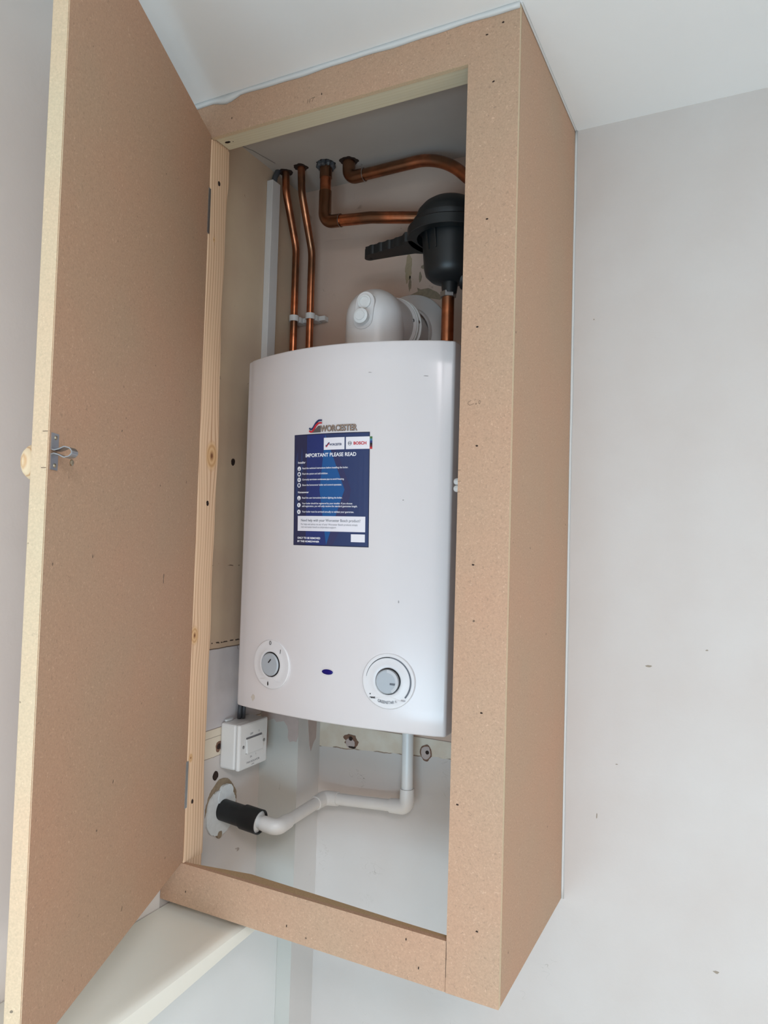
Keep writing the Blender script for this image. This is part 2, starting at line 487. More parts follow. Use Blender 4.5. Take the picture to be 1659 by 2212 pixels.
# ------------------------------------------------------------------ dimensions (metres, z = 0 at the cupboard's bottom edge)
XL, YF, H = -0.5816, -0.3421, 1.34          # left wall, cupboard front, ceiling
FT = 0.0075                                 # front board thickness
HX = -0.5345                                # hinge line / stud face
SX = -0.0739                                # opening side of the right stile
ZB, ZT = 0.0670, 1.2741                     # opening bottom and top
FLOOR = -1.06; XR = 2.6; YB = -2.7

# ------------------------------------------------------------------ room
def struct(name, dims, mat):
    return props(boxo(name, dims, mat), kind='structure')
struct('floor', (XL-0.1, XR+0.1, YB-0.1, 0.1, FLOOR-0.1, FLOOR), M['floor'])
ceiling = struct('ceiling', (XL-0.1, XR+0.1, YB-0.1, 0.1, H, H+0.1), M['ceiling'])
wall_back = struct('wall_back', (XL-0.1, XR+0.1, 0.0, 0.1, FLOOR, H), M['back'])
bm = bmesh.new()
box(bm, XL-0.1, XL, -1.35, 0.0, FLOOR, H); box(bm, XL-0.1, XL, YB, -2.35, FLOOR, H)
box(bm, XL-0.1, XL, -2.35, -1.35, FLOOR, 0.05); box(bm, XL-0.1, XL, -2.35, -1.35, 0.95, H)
bmesh.ops.remove_doubles(bm, verts=bm.verts[:], dist=1e-5)
wall_left = props(fin(bm, 'wall_left', M['left']), kind='structure')
def holed(name, axis, pos, thick, a0, a1, z0, z1, ha0, ha1, hz0, hz1, mat):
    bm = bmesh.new()
    for (p, q, r, t) in ((a0, ha0, z0, z1), (ha1, a1, z0, z1), (ha0, ha1, z0, hz0), (ha0, ha1, hz1, z1)):
        if axis == 'y': box(bm, p, q, pos, pos+thick, r, t)
        else: box(bm, pos, pos+thick, p, q, r, t)
    return props(fin(bm, name, mat), kind='structure')
holed('wall_front', 'y', YB-0.1, 0.1, XL-0.1, XR+0.1, FLOOR, H, -0.6, 1.5, -1.02, 0.72, M['room'])
holed('wall_right', 'x', XR, 0.1, YB, 0.0, FLOOR, H, -2.1, -0.9, -0.5, 0.9, M['room'])
def window(name, axis, pos, a0, a1, z0, z1):
    bm = bmesh.new(); t = 0.05
    parts = [(a0, a1, z0, z0+t), (a0, a1, z1-t, z1), (a0, a0+t, z0+t, z1-t), (a1-t, a1, z0+t, z1-t), ((a0+a1)/2-t/2, (a0+a1)/2+t/2, z0+t, z1-t)]
    for (p, q, r, s) in parts:
        if axis == 'y': box(bm, p, q, pos, pos+0.05, r, s)
        else: box(bm, pos, pos+0.05, p, q, r, s)
    return props(fin(bm, name, M['window_frame']), kind='structure')
window('window_1', 'y', YB-0.08, -0.6, 1.5, -1.02, 0.72)
window('window_3', 'x', XL-0.075, -2.35, -1.35, 0.05, 0.95)
window('window_2', 'x', XR+0.03, -2.1, -0.9, -0.5, 0.9)

# corner boxing: front face greyer than its side
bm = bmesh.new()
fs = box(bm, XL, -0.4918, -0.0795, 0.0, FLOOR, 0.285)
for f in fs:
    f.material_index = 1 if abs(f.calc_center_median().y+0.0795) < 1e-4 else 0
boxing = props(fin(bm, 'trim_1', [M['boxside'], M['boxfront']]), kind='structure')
# thicker lower part of the left wall, under the ledge
bm = bmesh.new(); box(bm, XL, -0.5245, YB, -0.0800, FLOOR, -0.105); box(bm, XL, -0.5245, YB, -0.235, -0.105, -0.040)
low = props(fin(bm, 'wall_left', M['lowwall']), kind='structure')

# painted ledge on top of it
bm = bmesh.new()
prof = [(XL+0.0016, -0.040), (XL+0.0016, -0.015), (-0.452, -0.0150), (-0.447, -0.0135), (-0.436, -0.0135), (-0.430, -0.0150), (-0.4265, -0.019),
        (-0.4255, -0.030), (-0.427, -0.036), (-0.433, -0.040)]
N = 30; rings = []
for i in range(N+1):
    y = -0.235+(-1.9+0.235)*i/N
    sag = 0.019*min(1.0, abs(y+0.30)/0.35) if y < -0.30 else 0.0
    ring = []
    for (x, z) in prof:
        dx = 0.006*min(1, max(0, (-y-0.32)/0.3)) if x > -0.46 else 0
        zz = z-(sag if z < -0.03 and x > -0.5 else 0)
        ring.append(bm.verts.new((x+dx, y, zz)))
    rings.append(ring)
for a, b in zip(rings, rings[1:]):
    for k in range(len(prof)): bm.faces.new([a[k], a[(k+1) % len(prof)], b[(k+1) % len(prof)], b[k]])
bm.faces.new(rings[0]); bm.faces.new(rings[-1][::-1])
ledge = fin(bm, 'ledge_board', M['ledge'], smooth=True, auto=35)
props(ledge, 'cream painted ledge board with rounded front edge below the cupboard', 'ledge')

# ------------------------------------------------------------------ cupboard
cup = thing('cupboard', (-0.29, 0.0, 0.0), 'unpainted MDF boiler cupboard with open door hung under the ceiling', 'cupboard')
XZ = lambda p, d: (p[0], d, p[1])
bm = bmesh.new()
def P2(x, z, y): return bm.verts.new((x, y, z))
gx = [XL+0.0005, SX, 0.0]; gz = [0.0, ZT, H-0.0005]
cells = [(0, 1), (1, 0), (1, 1)]
vv = {(i, j, k): P2(gx[i], gz[j], (YF, YF+FT)[k]) for i in range(3) for j in range(3) for k in (0, 1) if not (i == 0 and j == 0)}
for i, j in cells:
    for k in (0, 1): bm.faces.new([vv[(i, j, k)], vv[(i+1, j, k)], vv[(i+1, j+1, k)], vv[(i, j+1, k)]])
for a, b in (((0, 1), (1, 1)), ((1, 1), (1, 0)), ((1, 0), (2, 0)), ((2, 0), (2, 1)), ((2, 1), (2, 2)), ((2, 2), (1, 2)), ((1, 2), (0, 2)), ((0, 2), (0, 1))):
    bm.faces.new([vv[a+(0,)], vv[b+(0,)], vv[b+(1,)], vv[a+(1,)]])
bmesh.ops.recalc_face_normals(bm, faces=bm.faces[:])
bm.normal_update()
for f in bm.faces: f.material_index = 0 if abs(f.normal.y) > 0.9 else 1
front = fin(bm, 'front_panel', [M['mdf'], M['mdfedge']], cup)
bm = bmesh.new(); box(bm, XL+0.0005, SX-0.0006, YF+0.0003, YF+FT, 0.0003, ZB)
bm.normal_update()
for f in bm.faces: f.material_index = 0
rail = fin(bm, 'bottom_rail', [M['mdf'], M['mdfedge']], cup)
bm = bmesh.new(); box(bm, -0.012, 0.0, YF+FT+0.0012, -0.0004, 0.0, H-0.0005)
side = fin(bm, 'side_panel', M['mdf'], cup)

# pine framing behind the front
bm = bmesh.new()
def wav(z, s): return 0.0012*sin(z*17+s)+0.0008*sin(z*41+2*s)
ys = lambda z: -0.2955+wav(z, 1)+(0.003 if z > 1.2 else 0)+0.0015*cos(z*9)
Z = [ZB+0.0005+(ZT-ZB-0.002)*i/60 for i in range(61)]
rings = []
for z in Z:
    yb = ys(z); r = 0.003
    ring = [(XL+0.0006, YF+0.001), (HX-0.0012, YF+0.001), (HX, YF+0.0022), (HX, yb-r), (HX-0.0009, yb-0.0009), (HX-r, yb), (XL+0.0006, yb)]
    rings.append([bm.verts.new((x, y, z)) for x, y in ring])
for a, b in zip(rings, rings[1:]):
    for k in range(7): bm.faces.new([a[k], a[(k+1) % 7], b[(k+1) % 7], b[k]])
bm.faces.new(rings[0][::-1]); bm.faces.new(rings[-1])
box(bm, XL+0.0006, HX-0.001, YF+FT+0.0006, -0.297, 0.004, ZB+0.0004)
box(bm, XL+0.0006, HX-0.001, YF+FT+0.0006, -0.297, ZT-0.0016, H-0.002)
stud = fin(bm, 'hinge_stud', M['stud'], cup, label='pale knotty pine stud at the hinge side', smooth=True, auto=40)
bm = bmesh.new()
prism(bm, [(-0.5338, YF+FT+0.0006), (SX+0.05, YF+FT+0.0006), (SX+0.05, -0.2985), (-0.5325, -0.2965), (-0.5338, -0.300)], ZT+0.0012, H-0.003,
      lambda p, d: (p[0], p[1], d))
bmesh.ops.bevel(bm, geom=bm.edges[:], offset=0.0012, segments=2, affect='EDGES')
bat = fin(bm, 'top_batten', M['batten'], cup, smooth=True, auto=40, label='pale sawn pine batten under the ceiling')
bm = bmesh.new()
prism(bm, [(HX+0.001, YF+FT+0.0006), (-0.013, YF+FT+0.0006), (-0.013, -0.3262), (-0.16, -0.3225), (-0.30, -0.3170), (-0.42, -0.3130), (HX+0.001, -0.3325)], 0.020, ZB-0.0018,
      lambda p, d: (p[0], p[1], d))
bat2 = fin(bm, 'bottom_batten', M['battenlow'], cup)

# white sealant beads
def bead(a, b, d1, d2, w1, w2, seed):
    """triangular bead from a to b; d1, d2 unit directions of its two legs with lengths w1, w2"""
    rnd = random.Random(seed); bm = bmesh.new(); A = Vector(a); B = Vector(b); d1 = Vector(d1); d2 = Vector(d2)
    n = 60; rings = []; ph = rnd.random()*6
    for i in range(n+1):
        t = i/n; p = A.lerp(B, t)
        k = 1+0.10*sin(t*19+ph)+0.06*sin(t*47+ph*2)
        if seed == 1 and 0.09 < t < 0.18: k += 0.8*sin((t-0.09)/0.09*pi)
        q = p+d1*w1+d2*0.0002; r = p+d2*w2*k+d1*0.0006
        mid = (q+r)/2-(d1*w1+d2*w2)*0.12
        rings.append([bm.verts.new(v) for v in (p, q, mid, r)])
    for x, y in zip(rings, rings[1:]):
        for k in range(4): bm.faces.new([x[k], x[(k+1) % 4], y[(k+1) % 4], y[k]])
    bm.faces.new(rings[0]); bm.faces.new(rings[-1][::-1])
    return fin(bm, 'sealant_bead', M['caulk'], cup, smooth=True)
bead((XL, YF, H), (0.0, YF, H), (0, -1, 0), (0, 0, -1), 0.0038, 0.0080, 1)
bead((0.0, YF, H), (0.0, 0, H), (1, 0, 0), (0, 0, -1), 0.0035, 0.0018, 2)
bead((0.0, 0, 0), (0.0, 0, H), (0, -1, 0), (1, 0, 0), 0.0016, 0.0042, 3)

# nail holes and pencil marks on the front (tiny, printed-flat marks on the board)
FR = lambda a, b, d=0: (a, YF-0.00025-d, b)
for i, (x, z) in enumerate([(-0.0238, 1.3192), (-0.0469, 1.3084), (-0.0358, 1.2386), (-0.4924, 1.2984), (-0.3163, 1.2938), (-0.0405, 1.0462), (-0.0509, 0.8974),
             (-0.0475, 0.7333), (-0.0488, 0.5717), (-0.0321, 0.3755), (-0.0630, 0.2496), (-0.0315, 0.0912), (-0.5269, 0.0241), (-0.3299, 0.0209),
             (-0.1333, 0.0539), (-0.1135, 0.0210)]):
    vertical = z < 0.06 or x < -0.2
    pts = blob_pts(0.0008 if vertical else 0.0019, 0.0019 if vertical else 0.0011, 10, 0.5, i)
    bm = bmesh.new(); poly(bm, [(x+p[0], z+p[1]) for p in pts], FR)
    fin(bm, 'nail_hole', M['hole'], rail if z < 0.065 and x < SX else front)
bm = bmesh.new()
def stroke(bm, pts, w, fn, mat=0):
    for (a, b) in zip(pts, pts[1:]):
        d = Vector((b[0]-a[0], b[1]-a[1])); n = Vector((-d.y, d.x)).normalized()*w/2; e = d.normalized()*w*0.3
        poly(bm, [(a[0]-e.x+n.x, a[1]-e.y+n.y), (b[0]+e.x+n.x, b[1]+e.y+n.y), (b[0]+e.x-n.x, b[1]+e.y-n.y), (a[0]-e.x-n.x, a[1]-e.y-n.y)], fn, mat)
# pencilled "117" with a degree dot on the top rail
for (x, dx) in ((-0.3425, 0.0), (-0.3385, 0.0)):
    stroke(bm, [(x, 1.2855), (x+0.0010, 1.2915)], 0.0006, FR)
stroke(bm, [(-0.3355, 1.2915), (-0.3315, 1.2920), (-0.3335, 1.2860)], 0.0006, FR)
stroke(bm, [(-0.3298+0.0008*cos(t), 1.2918+0.0008*sin(t)) for t in [k*pi/3 for k in range(7)]], 0.0004, FR)
# pencilled scribble reading like "C.0" on the stile
fin(bm, 'pencil_number', M['pencil'], front); bm = bmesh.new()
cx, cz = -0.0600, 0.7925
stroke(bm, [(cx+0.003, cz+0.0035), (cx-0.001, cz+0.002), (cx-0.002, cz-0.001), (cx+0.001, cz-0.003), (cx+0.007, cz-0.001)], 0.0004, FR)
stroke(bm, [(cx+0.0100+0.0007*cos(k), cz-0.0014+0.0009*sin(k)) for k in (0, 1, 2, 3, 4, 5, 6.28)], 0.0004, FR)
stroke(bm, [(cx+0.0150+0.0013*cos(k), cz+0.0005+0.0026*sin(k)) for k in (0, 1, 2, 3, 4, 5, 6.28)], 0.0004, FR)
fin(bm, 'pencil_scribble', M['pencil'], front)
for z in (0.7005, 0.6850, 0.6705):
    bm = bmesh.new(); stroke(bm, [(SX+0.0003, z), (SX+0.004, z+0.0002)], 0.0005, FR); fin(bm, 'pencil_mark', M['pencil'], front)
bm = bmesh.new()
stroke(bm, [(SX-0.0001, 0.066), (SX+0.0002, 0.045), (SX-0.0002, 0.033), (SX, 0.020)], 0.0006, FR)
fin(bm, 'joint_gap', M['hole'], front)

# screw holes in the stud face
SF = lambda a, b, d=0: (HX+0.0003+d, a, b)
for i, (y, z, r) in enumerate([(-0.319, 1.2056, 0.0035), (-0.317, 0.6557, 0.0036), (-0.3262, 0.1619, 0.0030)]):
    bm = bmesh.new(); poly(bm, [(y+p[0], z+p[1]) for p in blob_pts(r*0.9, r*1.2, 12, 0.35, i+30)], SF)
    fin(bm, 'screw_hole', M['hole'], stud)
for i, (x, y, r) in enumerate([(-0.519, -0.319, 0.0040), (-0.509, -0.317, 0.0010)]):
    bm = bmesh.new(); poly(bm, [(x+p[0]*1.4, y+p[1]*0.7) for p in blob_pts(r, r, 12, 0.4, i+50)], lambda a, b: (a, b, ZT+0.0009))
    fin(bm, 'screw_hole', M['hole'], bat)

# twin roller catch on the inside of the right stile
catch = boxo('roller_catch_plate', (SX-0.0025, SX+0.006, -0.309, -0.291, 0.668, 0.699), M['zinc'], cup, 0.0005, label='bare metal catch bracket')
for z in (0.6887, 0.6785):
    bm = bmesh.new()
    lathe(bm, [(0, 0), (0.0026, 0.0003), (0.0042, 0.0018), (0.0049, 0.004), (0.0049, 0.019), (0, 0.019)], (-0.0960, -0.300, z), (1, 0, 0), 24)
    fin(bm, 'roller', M['plastic'], catch, smooth=True, auto=50)

# ------------------------------------------------------------------ door (inner face through the hinge line, 66.6 degrees open)
A = radians(23.4)
DR = Vector((sin(A), -cos(A), 0)); DN = Vector((cos(A), sin(A), 0)); DO = Vector((HX, YF, 0))
def D(u, n, z): return DO+DR*u+DN*n+Vector((0, 0, z))
DW, DT, DZ0, DZ1 = 0.4765, 0.0180, 0.0715, 1.2770
bm = bmesh.new()
us = [0.0010, DW]
vs = [bm.verts.new(D(u, n, z)) for u in us for n in (-DT, 0.0) for z in (DZ0, DZ1)]
for q in [(0, 1, 3, 2), (4, 6, 7, 5), (0, 4, 5, 1), (2, 3, 7, 6), (0, 2, 6, 4), (1, 5, 7, 3)]: bm.faces.new([vs[i] for i in q])
bmesh.ops.bevel(bm, geom=bm.edges[:], offset=0.0009, segments=2, affect='EDGES')
bm.normal_update()
for f in bm.faces: f.material_index = 0 if abs(f.normal.dot(DN)) > 0.8 else 1
door = fin(bm, 'door', [M['mdf'], M['mdfedge']], cup, label='unpainted MDF door standing open to the left')
# round wooden knob on the outside
bm = bmesh.new()
lathe(bm, [(0, 0), (0.0105, 0), (0.0095, 0.006), (0.0110, 0.011), (0.0165, 0.015), (0.0190, 0.020), (0.0188, 0.0245), (0.0155, 0.0285), (0.0085, 0.0308), (0, 0.0314)],
      D(0.430, -DT, 0.6735), -DN, 40)
fin(bm, 'door_knob', M['woodknob'], door, smooth=True, label='round pale pine knob')
# screw of the knob coming through
bm = bmesh.new()
lathe(bm, [(0.0034, 0.0001), (0.0034, 0.0012), (0.0026, 0.0018), (0, 0.002)], D(0.4285, 0, 0.6745), DN, 20)
fin(bm, 'screw', M['screw'], door, smooth=True, auto=40)
# spring catch tongue
DI = lambda a, b, d=0: D(a, 0.0003+d, b)
bm = bmesh.new()
for (z0, z1) in ((0.6830, 0.7005), (0.6630, 0.6795)):
    prism(bm, [(0.4585, z0), (0.4725, z0), (0.4725, z1), (0.4585, z1)], 0.0, 0.0012, lambda p, d: D(p[0], d, p[1]))
loop = [(0.0004, 0.6832), (0.0035, 0.6822), (0.0085, 0.6836), (0.0140, 0.6862), (0.0190, 0.6850), (0.0225, 0.6812), (0.0190, 0.6774), (0.0140, 0.6762), (0.0085, 0.6788), (0.0035, 0.6802), (0.0004, 0.6792)]
outl = fillet([(n, z, 0) for n, z in loop], 0.003, 4)
inn = []
for i, p in enumerate(outl):
    a = outl[max(0, i-1)]; b = outl[min(len(outl)-1, i+1)]; d = (b-a).normalized(); inn.append(p+Vector((-d.y, d.x, 0))*0.0011)
for i in range(len(outl)-1):
    qs = [(outl[i], 0.4590), (outl[i+1], 0.4590), (inn[i+1], 0.4590), (inn[i], 0.4590)]
    q2 = [(p, 0.4720) for p, _ in qs]
    V1 = [bm.verts.new(D(u, p.x, p.y)) for p, u in qs]; V2 = [bm.verts.new(D(u, p.x, p.y)) for p, u in q2]
    bm.faces.new(V1); bm.faces.new(V2[::-1])
    for k in range(4): bm.faces.new([V1[k], V1[(k+1) % 4], V2[(k+1) % 4], V2[k]])
fin(bm, 'spring_catch', M['zinc'], door, label='bright steel spring catch tongue')
for z in (0.6960, 0.6675):
    bm = bmesh.new(); lathe(bm, [(0.0022, 0.0012), (0.0020, 0.0020), (0, 0.0023)], D(0.4650, 0, z), DN, 16)
    fin(bm, 'screw', M['screw'], door, smooth=True)
for z in (0.7008, 0.6638):
    bm = bmesh.new(); poly(bm, [(-0.0065, z), (-0.0012, z+0.0002), (-0.0012, z+0.0008), (-0.0065, z+0.0006)], lambda a, b: D(DW+0.0003, a, b))
    fin(bm, 'pencil_mark', M['pencil'], door)
# butt hinges
for (z0, z1) in ((1.110, 1.187), (0.156, 0.231)):
    bm = bmesh.new()
    tube(bm, [(HX-0.0005, YF-0.0035, z0), (HX-0.0005, YF-0.0035, z1)], 0.0028, 12)
    box(bm, HX-0.0005, HX+0.0007, YF-0.003, YF+0.0030, z0, z1)
    for k in (1, 2, 3, 4):
        zz = z0+(z1-z0)*k/5; tube(bm, [(HX-0.0005, YF-0.0035, zz-0.0004), (HX-0.0005, YF-0.0035, zz+0.0004)], 0.0032, 12)
    fin(bm, 'hinge', M['zinc'], cup, label='steel butt hinge')

# ------------------------------------------------------------------ boiler
BX0, BX1, BZ0, BZ1 = -0.5130, -0.1210, 0.3080, 0.9110
def BY(x, z):
    u = (x+0.317)/0.196; b = 0.022+0.027*(z-0.308)/0.603
    return -0.248-b*(1-u*u)
boiler = thing('boiler', (-0.317, 0.0, 0.308), 'white wall-hung gas boiler with bowed front inside the cupboard', 'boiler')
def case_profile(z):
    pts = [(BX0, -0.006)]; r = 0.006
    yl = BY(BX0, z)
    for k in range(5):
        a = pi/2*k/4; pts.append((BX0+r*(1-cos(a)), yl+r*(1-sin(a))))
    n = 40
    for i in range(1, n):
        x = BX0+r+(BX1-BX0-2*r)*i/n; pts.append((x, BY(x, z)))
    yr = BY(BX1, z)
    for k in range(5):
        a = pi/2*k/4; pts.append((BX1-r*(1-sin(a)), yr+r*(1-cos(a))))
    pts.append((BX1, -0.006)); return pts
bm = bmesh.new(); rings = []
zs = [(BZ0, 0.0030), (BZ0+0.0009, 0.0010), (BZ0+0.003, 0)]+[(BZ0+0.003+(BZ1-BZ0-0.006)*i/16, 0) for i in range(1, 16)]+[(BZ1-0.003, 0), (BZ1-0.0009, 0.0010), (BZ1, 0.0030)]
for z, ins in zs:
    cxm, cym = (BX0+BX1)/2, -0.006
    kx = 1-ins/0.196; ky = 1-ins/0.27
    rings.append([bm.verts.new((cxm+(x-cxm)*kx, cym+(y-cym)*ky, z)) for x, y in case_profile(z)])
n = len(rings[0])
for a, b in zip(rings, rings[1:]):
    for k in range(n): bm.faces.new([a[k], a[(k+1) % n], b[(k+1) % n], b[k]])
bm.faces.new(rings[0][::-1]); bm.faces.new(rings[-1])
case = fin(bm, 'case', M['boiler'], boiler, smooth=True, auto=45)
# dark underside tray, slightly recessed
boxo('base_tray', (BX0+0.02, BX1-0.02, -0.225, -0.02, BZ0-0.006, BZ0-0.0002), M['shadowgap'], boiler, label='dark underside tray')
# side vents
bm = bmesh.new()
for k in range(7):
    box(bm, BX1, BX1+0.0012, -0.215, -0.150, 0.600+k*0.010, 0.6035+k*0.010)
fin(bm, 'side_vent', M['boiler'], boiler)

def onb(eps):
    return lambda x, z: (x, BY(x, z)-eps, z)
# -- dials
def dial(cx, cz, R, kr, big):
    # local frame following the curved front
    e = 0.002; sl = (BY(cx+e, cz)-BY(cx-e, cz))/(2*e)
    nrm = Vector((sl, -1, 0)).normalized(); org = Vector((cx, BY(cx, cz), cz))
    tx = Vector((1, sl, 0)).normalized()
    def F(a, b, d=0.0): return org+tx*a+Vector((0, 0, 1))*b+nrm*d
    bm = bmesh.new()
    lathe(bm, [(R, -0.006), (R, 0.0008), (R-0.0012, 0.0022), (R-0.004, 0.0026), (R*0.80, 0.0020), (R*0.62, 0.0034), (kr+0.0035, 0.0040), (kr+0.0016, 0.0034), (kr+0.0008, 0.0005), (0, 0.0005)], org, nrm, 64)
    bz = fin(bm, 'dial_bezel', M['bezel'], boiler, smooth=True, auto=40)
    # moulded lip under the knob
    bm = bmesh.new(); w = R*0.62
    L = []
    for i in range(25):
        t = -1+2*i/24; L.append((t*w, -R*0.67+R*0.15*math.exp(-(t*1.9)**2)-0.0005*t))
    tube(bm, [F(x, z, 0.0020+0.0012*(1-abs(x)/w)) for x, z in L], [0.0002+0.0008*sqrt(max(0, 1-(x/w)**2)) for x, z in L], 10)
    fin(bm, 'dial_lip', M['bezel'], bz, smooth=True)
    bm = bmesh.new()
    lathe(bm, [(kr+0.0004, 0.0014), (kr+0.0004, 0.0036), (kr-0.0006, 0.0036), (kr-0.0006, 0.0014)], org, nrm, 48)
    fin(bm, 'dial_gap', M['shadowgap'], bz)
    bm = bmesh.new()
    hk = 0.0100 if big else 0.0065
    lathe(bm, [(kr-0.0006, 0.0), (kr-0.0006, hk-0.0015), (kr-0.0022, hk), (0, hk+0.0003)], org, nrm, 48)
    kn = fin(bm, 'dial_knob', M['knobgrey'], boiler, smooth=True, auto=40, label='pale grey dial knob')
    return F, bz, kn, hk
F, bz, kn, hk = dial(-0.4275, 0.3896, 0.0410, 0.0195, False)
bm = bmesh.new()
G = lambda a, b: F(a, b, 0.0030)
text(bm, '0', -0.0050, -0.0001, 0.0320, 0.0385, G, 0.0)
stroke(bm, [(0.0205, 0.0200), (0.0210, 0.0262)], 0.0011, G)
poly(bm, [(-0.0052, -0.0278), (-0.0042, -0.0305), (-0.0036, -0.0340), (-0.0048, -0.0362), (-0.0062, -0.0350), (-0.0066, -0.0318)], G)
fin(bm, 'dial_lettering', M['ink'], bz)
bm = bmesh.new(); K = lambda a, b: F(a, b, hk+0.0007)
stroke(bm, [(-0.0012, 0.0035), (0.0035, 0.0088)], 0.0022, K)
fin(bm, 'dial_pointer', M['ink'], kn)
F, bz, kn, hk = dial(-0.2088, 0.3862, 0.0428, 0.0190, True)
G = lambda a, b: F(a, b, 0.0031)
bm = bmesh.new()
n = 60
for i in range(n):
    def arc(t):
        a = radians(172-(172+40)*t); w = 0.0004+0.0021*min(1, t*1.25); r = 0.0360
        return (r+w/2, r-w/2, a)
    ra, rb, a = arc(i/n); rc, rd, b_ = arc((i+1)/n)
    poly(bm, [(ra*cos(a), ra*sin(a)), (rc*cos(b_), rc*sin(b_)), (rd*cos(b_), rd*sin(b_)), (rb*cos(a), rb*sin(a))], G, 0 if i < 24 else 1)
disc(bm, -0.0285, -0.0215, 0.0010, G, 12)
text(bm, 'reset', -0.0290, -0.0200, -0.0282, -0.0250, G, 0.03)
text(bm, 'max', 0.0215, 0.0285, -0.0288, -0.0262, G, 0.0, 2)
def curveG(a, b):
    t = (a+0.0017)/0.040; ang = -pi/2+t*1.05; r = 0.0345
    return F((r-b)*cos(ang)*1.0, -0.0008+(r-b)*sin(ang), 0.0031) if False else F(a, b+0.9*(a+0.0015)**2*12*0.9, 0.0031)
text(bm, 'GREENSTAR', -0.0158, 0.0102, -0.0345, -0.0300, curveG, 0.01, 1)
text(bm, 'Ri', 0.0118, 0.0152, -0.0340, -0.0302, curveG, -0.01, 2)
fin(bm, 'dial_lettering', [M['ink'], M['greyink'], M['lightink']], bz)
bm = bmesh.new(); K = lambda a, b: F(a, b, hk+0.0007)
stroke(bm, [(0.0060, -0.0026), (0.0128, -0.0028)], 0.0030, K)
fin(bm, 'dial_pointer', M['greyink'], kn)
bm = bmesh.new()
for k in range(9):
    a0 = radians(30-10*k)
# stepped shoulder of the big knob
prism(bm, [(0.0186*cos(radians(a)), 0.0186*sin(radians(a))) for a in range(-60, 91, 10)]+[(0.0140*cos(radians(a)), 0.0140*sin(radians(a))) for a in range(90, -61, -10)],
      hk+0.0003, hk+0.0008, lambda p, d: F(p[0], p[1], d))
fin(bm, 'knob_rim', plain('dial_rim', (186, 188, 192), 0.35, var=0.01), kn)
# -- blue indicator lens in a pinched recess
bm = bmesh.new()
pts = [(0.0115*cos(t)*(1.0), 0.0052*sin(t)*(abs(cos(t))*0.0+1.0)) for t in [2*pi*k/28 for k in range(28)]]
prism(bm, pts, 0.0, 0.0012, lambda p, d: (-0.3133+p[0], BY(-0.3133+p[0], 0.39)-d, 0.3900+p[1]))
fin(bm, 'lamp_rim', M['boiler'], boiler, smooth=True, auto=40)
bm = bmesh.new()
nr, na = 6, 28; rows = []
for i in range(nr+1):
    t = i/nr
    rows.append([bm.verts.new((-0.3133+0.0104*cos(a)*t, BY(-0.3133+0.0104*cos(a)*t, 0.39)-0.0013-0.0014*(1-t*t), 0.3900+0.0042*sin(a)*t)) for a in [2*pi*k/na for k in range(na)]] if i else
                [bm.verts.new((-0.3133, BY(-0.3133, 0.39)-0.0027, 0.3900))])
for k in range(na):
    bm.faces.new([rows[0][0], rows[1][k], rows[1][(k+1) % na]])
    for i in range(1, nr): bm.faces.new([rows[i][k], rows[i+1][k], rows[i+1][(k+1) % na], rows[i][(k+1) % na]])
fin(bm, 'indicator_lens', M['blacklens'], boiler, smooth=True, label='dark blue oval indicator lens')

# -- small knocks and smears on the enamel
for i, (x, z, rx, rz) in enumerate([(-0.1905, 0.6640, 0.0012, 0.0009), (-0.2180, 0.4145, 0.0014, 0.0012), (-0.1950, 0.5080, 0.0010, 0.0022), (-0.1600, 0.8550, 0.0040, 0.0006), (-0.2450, 0.8620, 0.0030, 0.0006)]):
    bm = bmesh.new(); poly(bm, [(x+p[0], z+p[1]) for p in blob_pts(rx, rz, 8, 0.8, 120+i)], onb(0.0003))
    fin(bm, 'knock_mark', M['knock'], case)
bm = bmesh.new(); poly(bm, [(-0.4700+p[0], 0.3280+p[1]) for p in blob_pts(0.0040, 0.0055, 10, 0.9, 140)], onb(0.0003))
fin(bm, 'smear_mark', M['smear'], case)
# -- raised badge
bx0, bx1 = -0.3525, -0.2650
badge_bm = bmesh.new()
def ext_text(bm, s, x0, x1, z0, z1, d0, d1, bold, mat):
    vs, fs = text_polys(s, bold)
    T = [bm.verts.new(onb(d1)(x0+(x1-x0)*a, z0+(z1-z0)*b)) for a, b in vs]
    B = [bm.verts.new(onb(d0)(x0+(x1-x0)*a, z0+(z1-z0)*b)) for a, b in vs]
    cnt = {}
    for f in fs:
        for i in range(len(f)):
            e = (f[i], f[(i+1) % len(f)]); cnt[tuple(sorted(e))] = cnt.get(tuple(sorted(e)), 0)+1
    for f in fs:
        try: bm.faces.new([T[i] for i in f]).material_index = mat
        except ValueError: pass
        for i in range(len(f)):
            a, b = f[i], f[(i+1) % len(f)]
            if cnt[tuple(sorted((a, b)))] == 1:
                try: bm.faces.new([T[a], T[b], B[b], B[a]]).material_index = mat
                except ValueError: pass
ext_text(badge_bm, 'WORCESTER', -0.3305, -0.2647, 0.7720, 0.7823, 0.0, 0.0014, 0.03, 1)
ext_text(badge_bm, 'WORCESTER', -0.3302, -0.2650, 0.7722, 0.7821, 0.0, 0.0020, 0.016, 0)
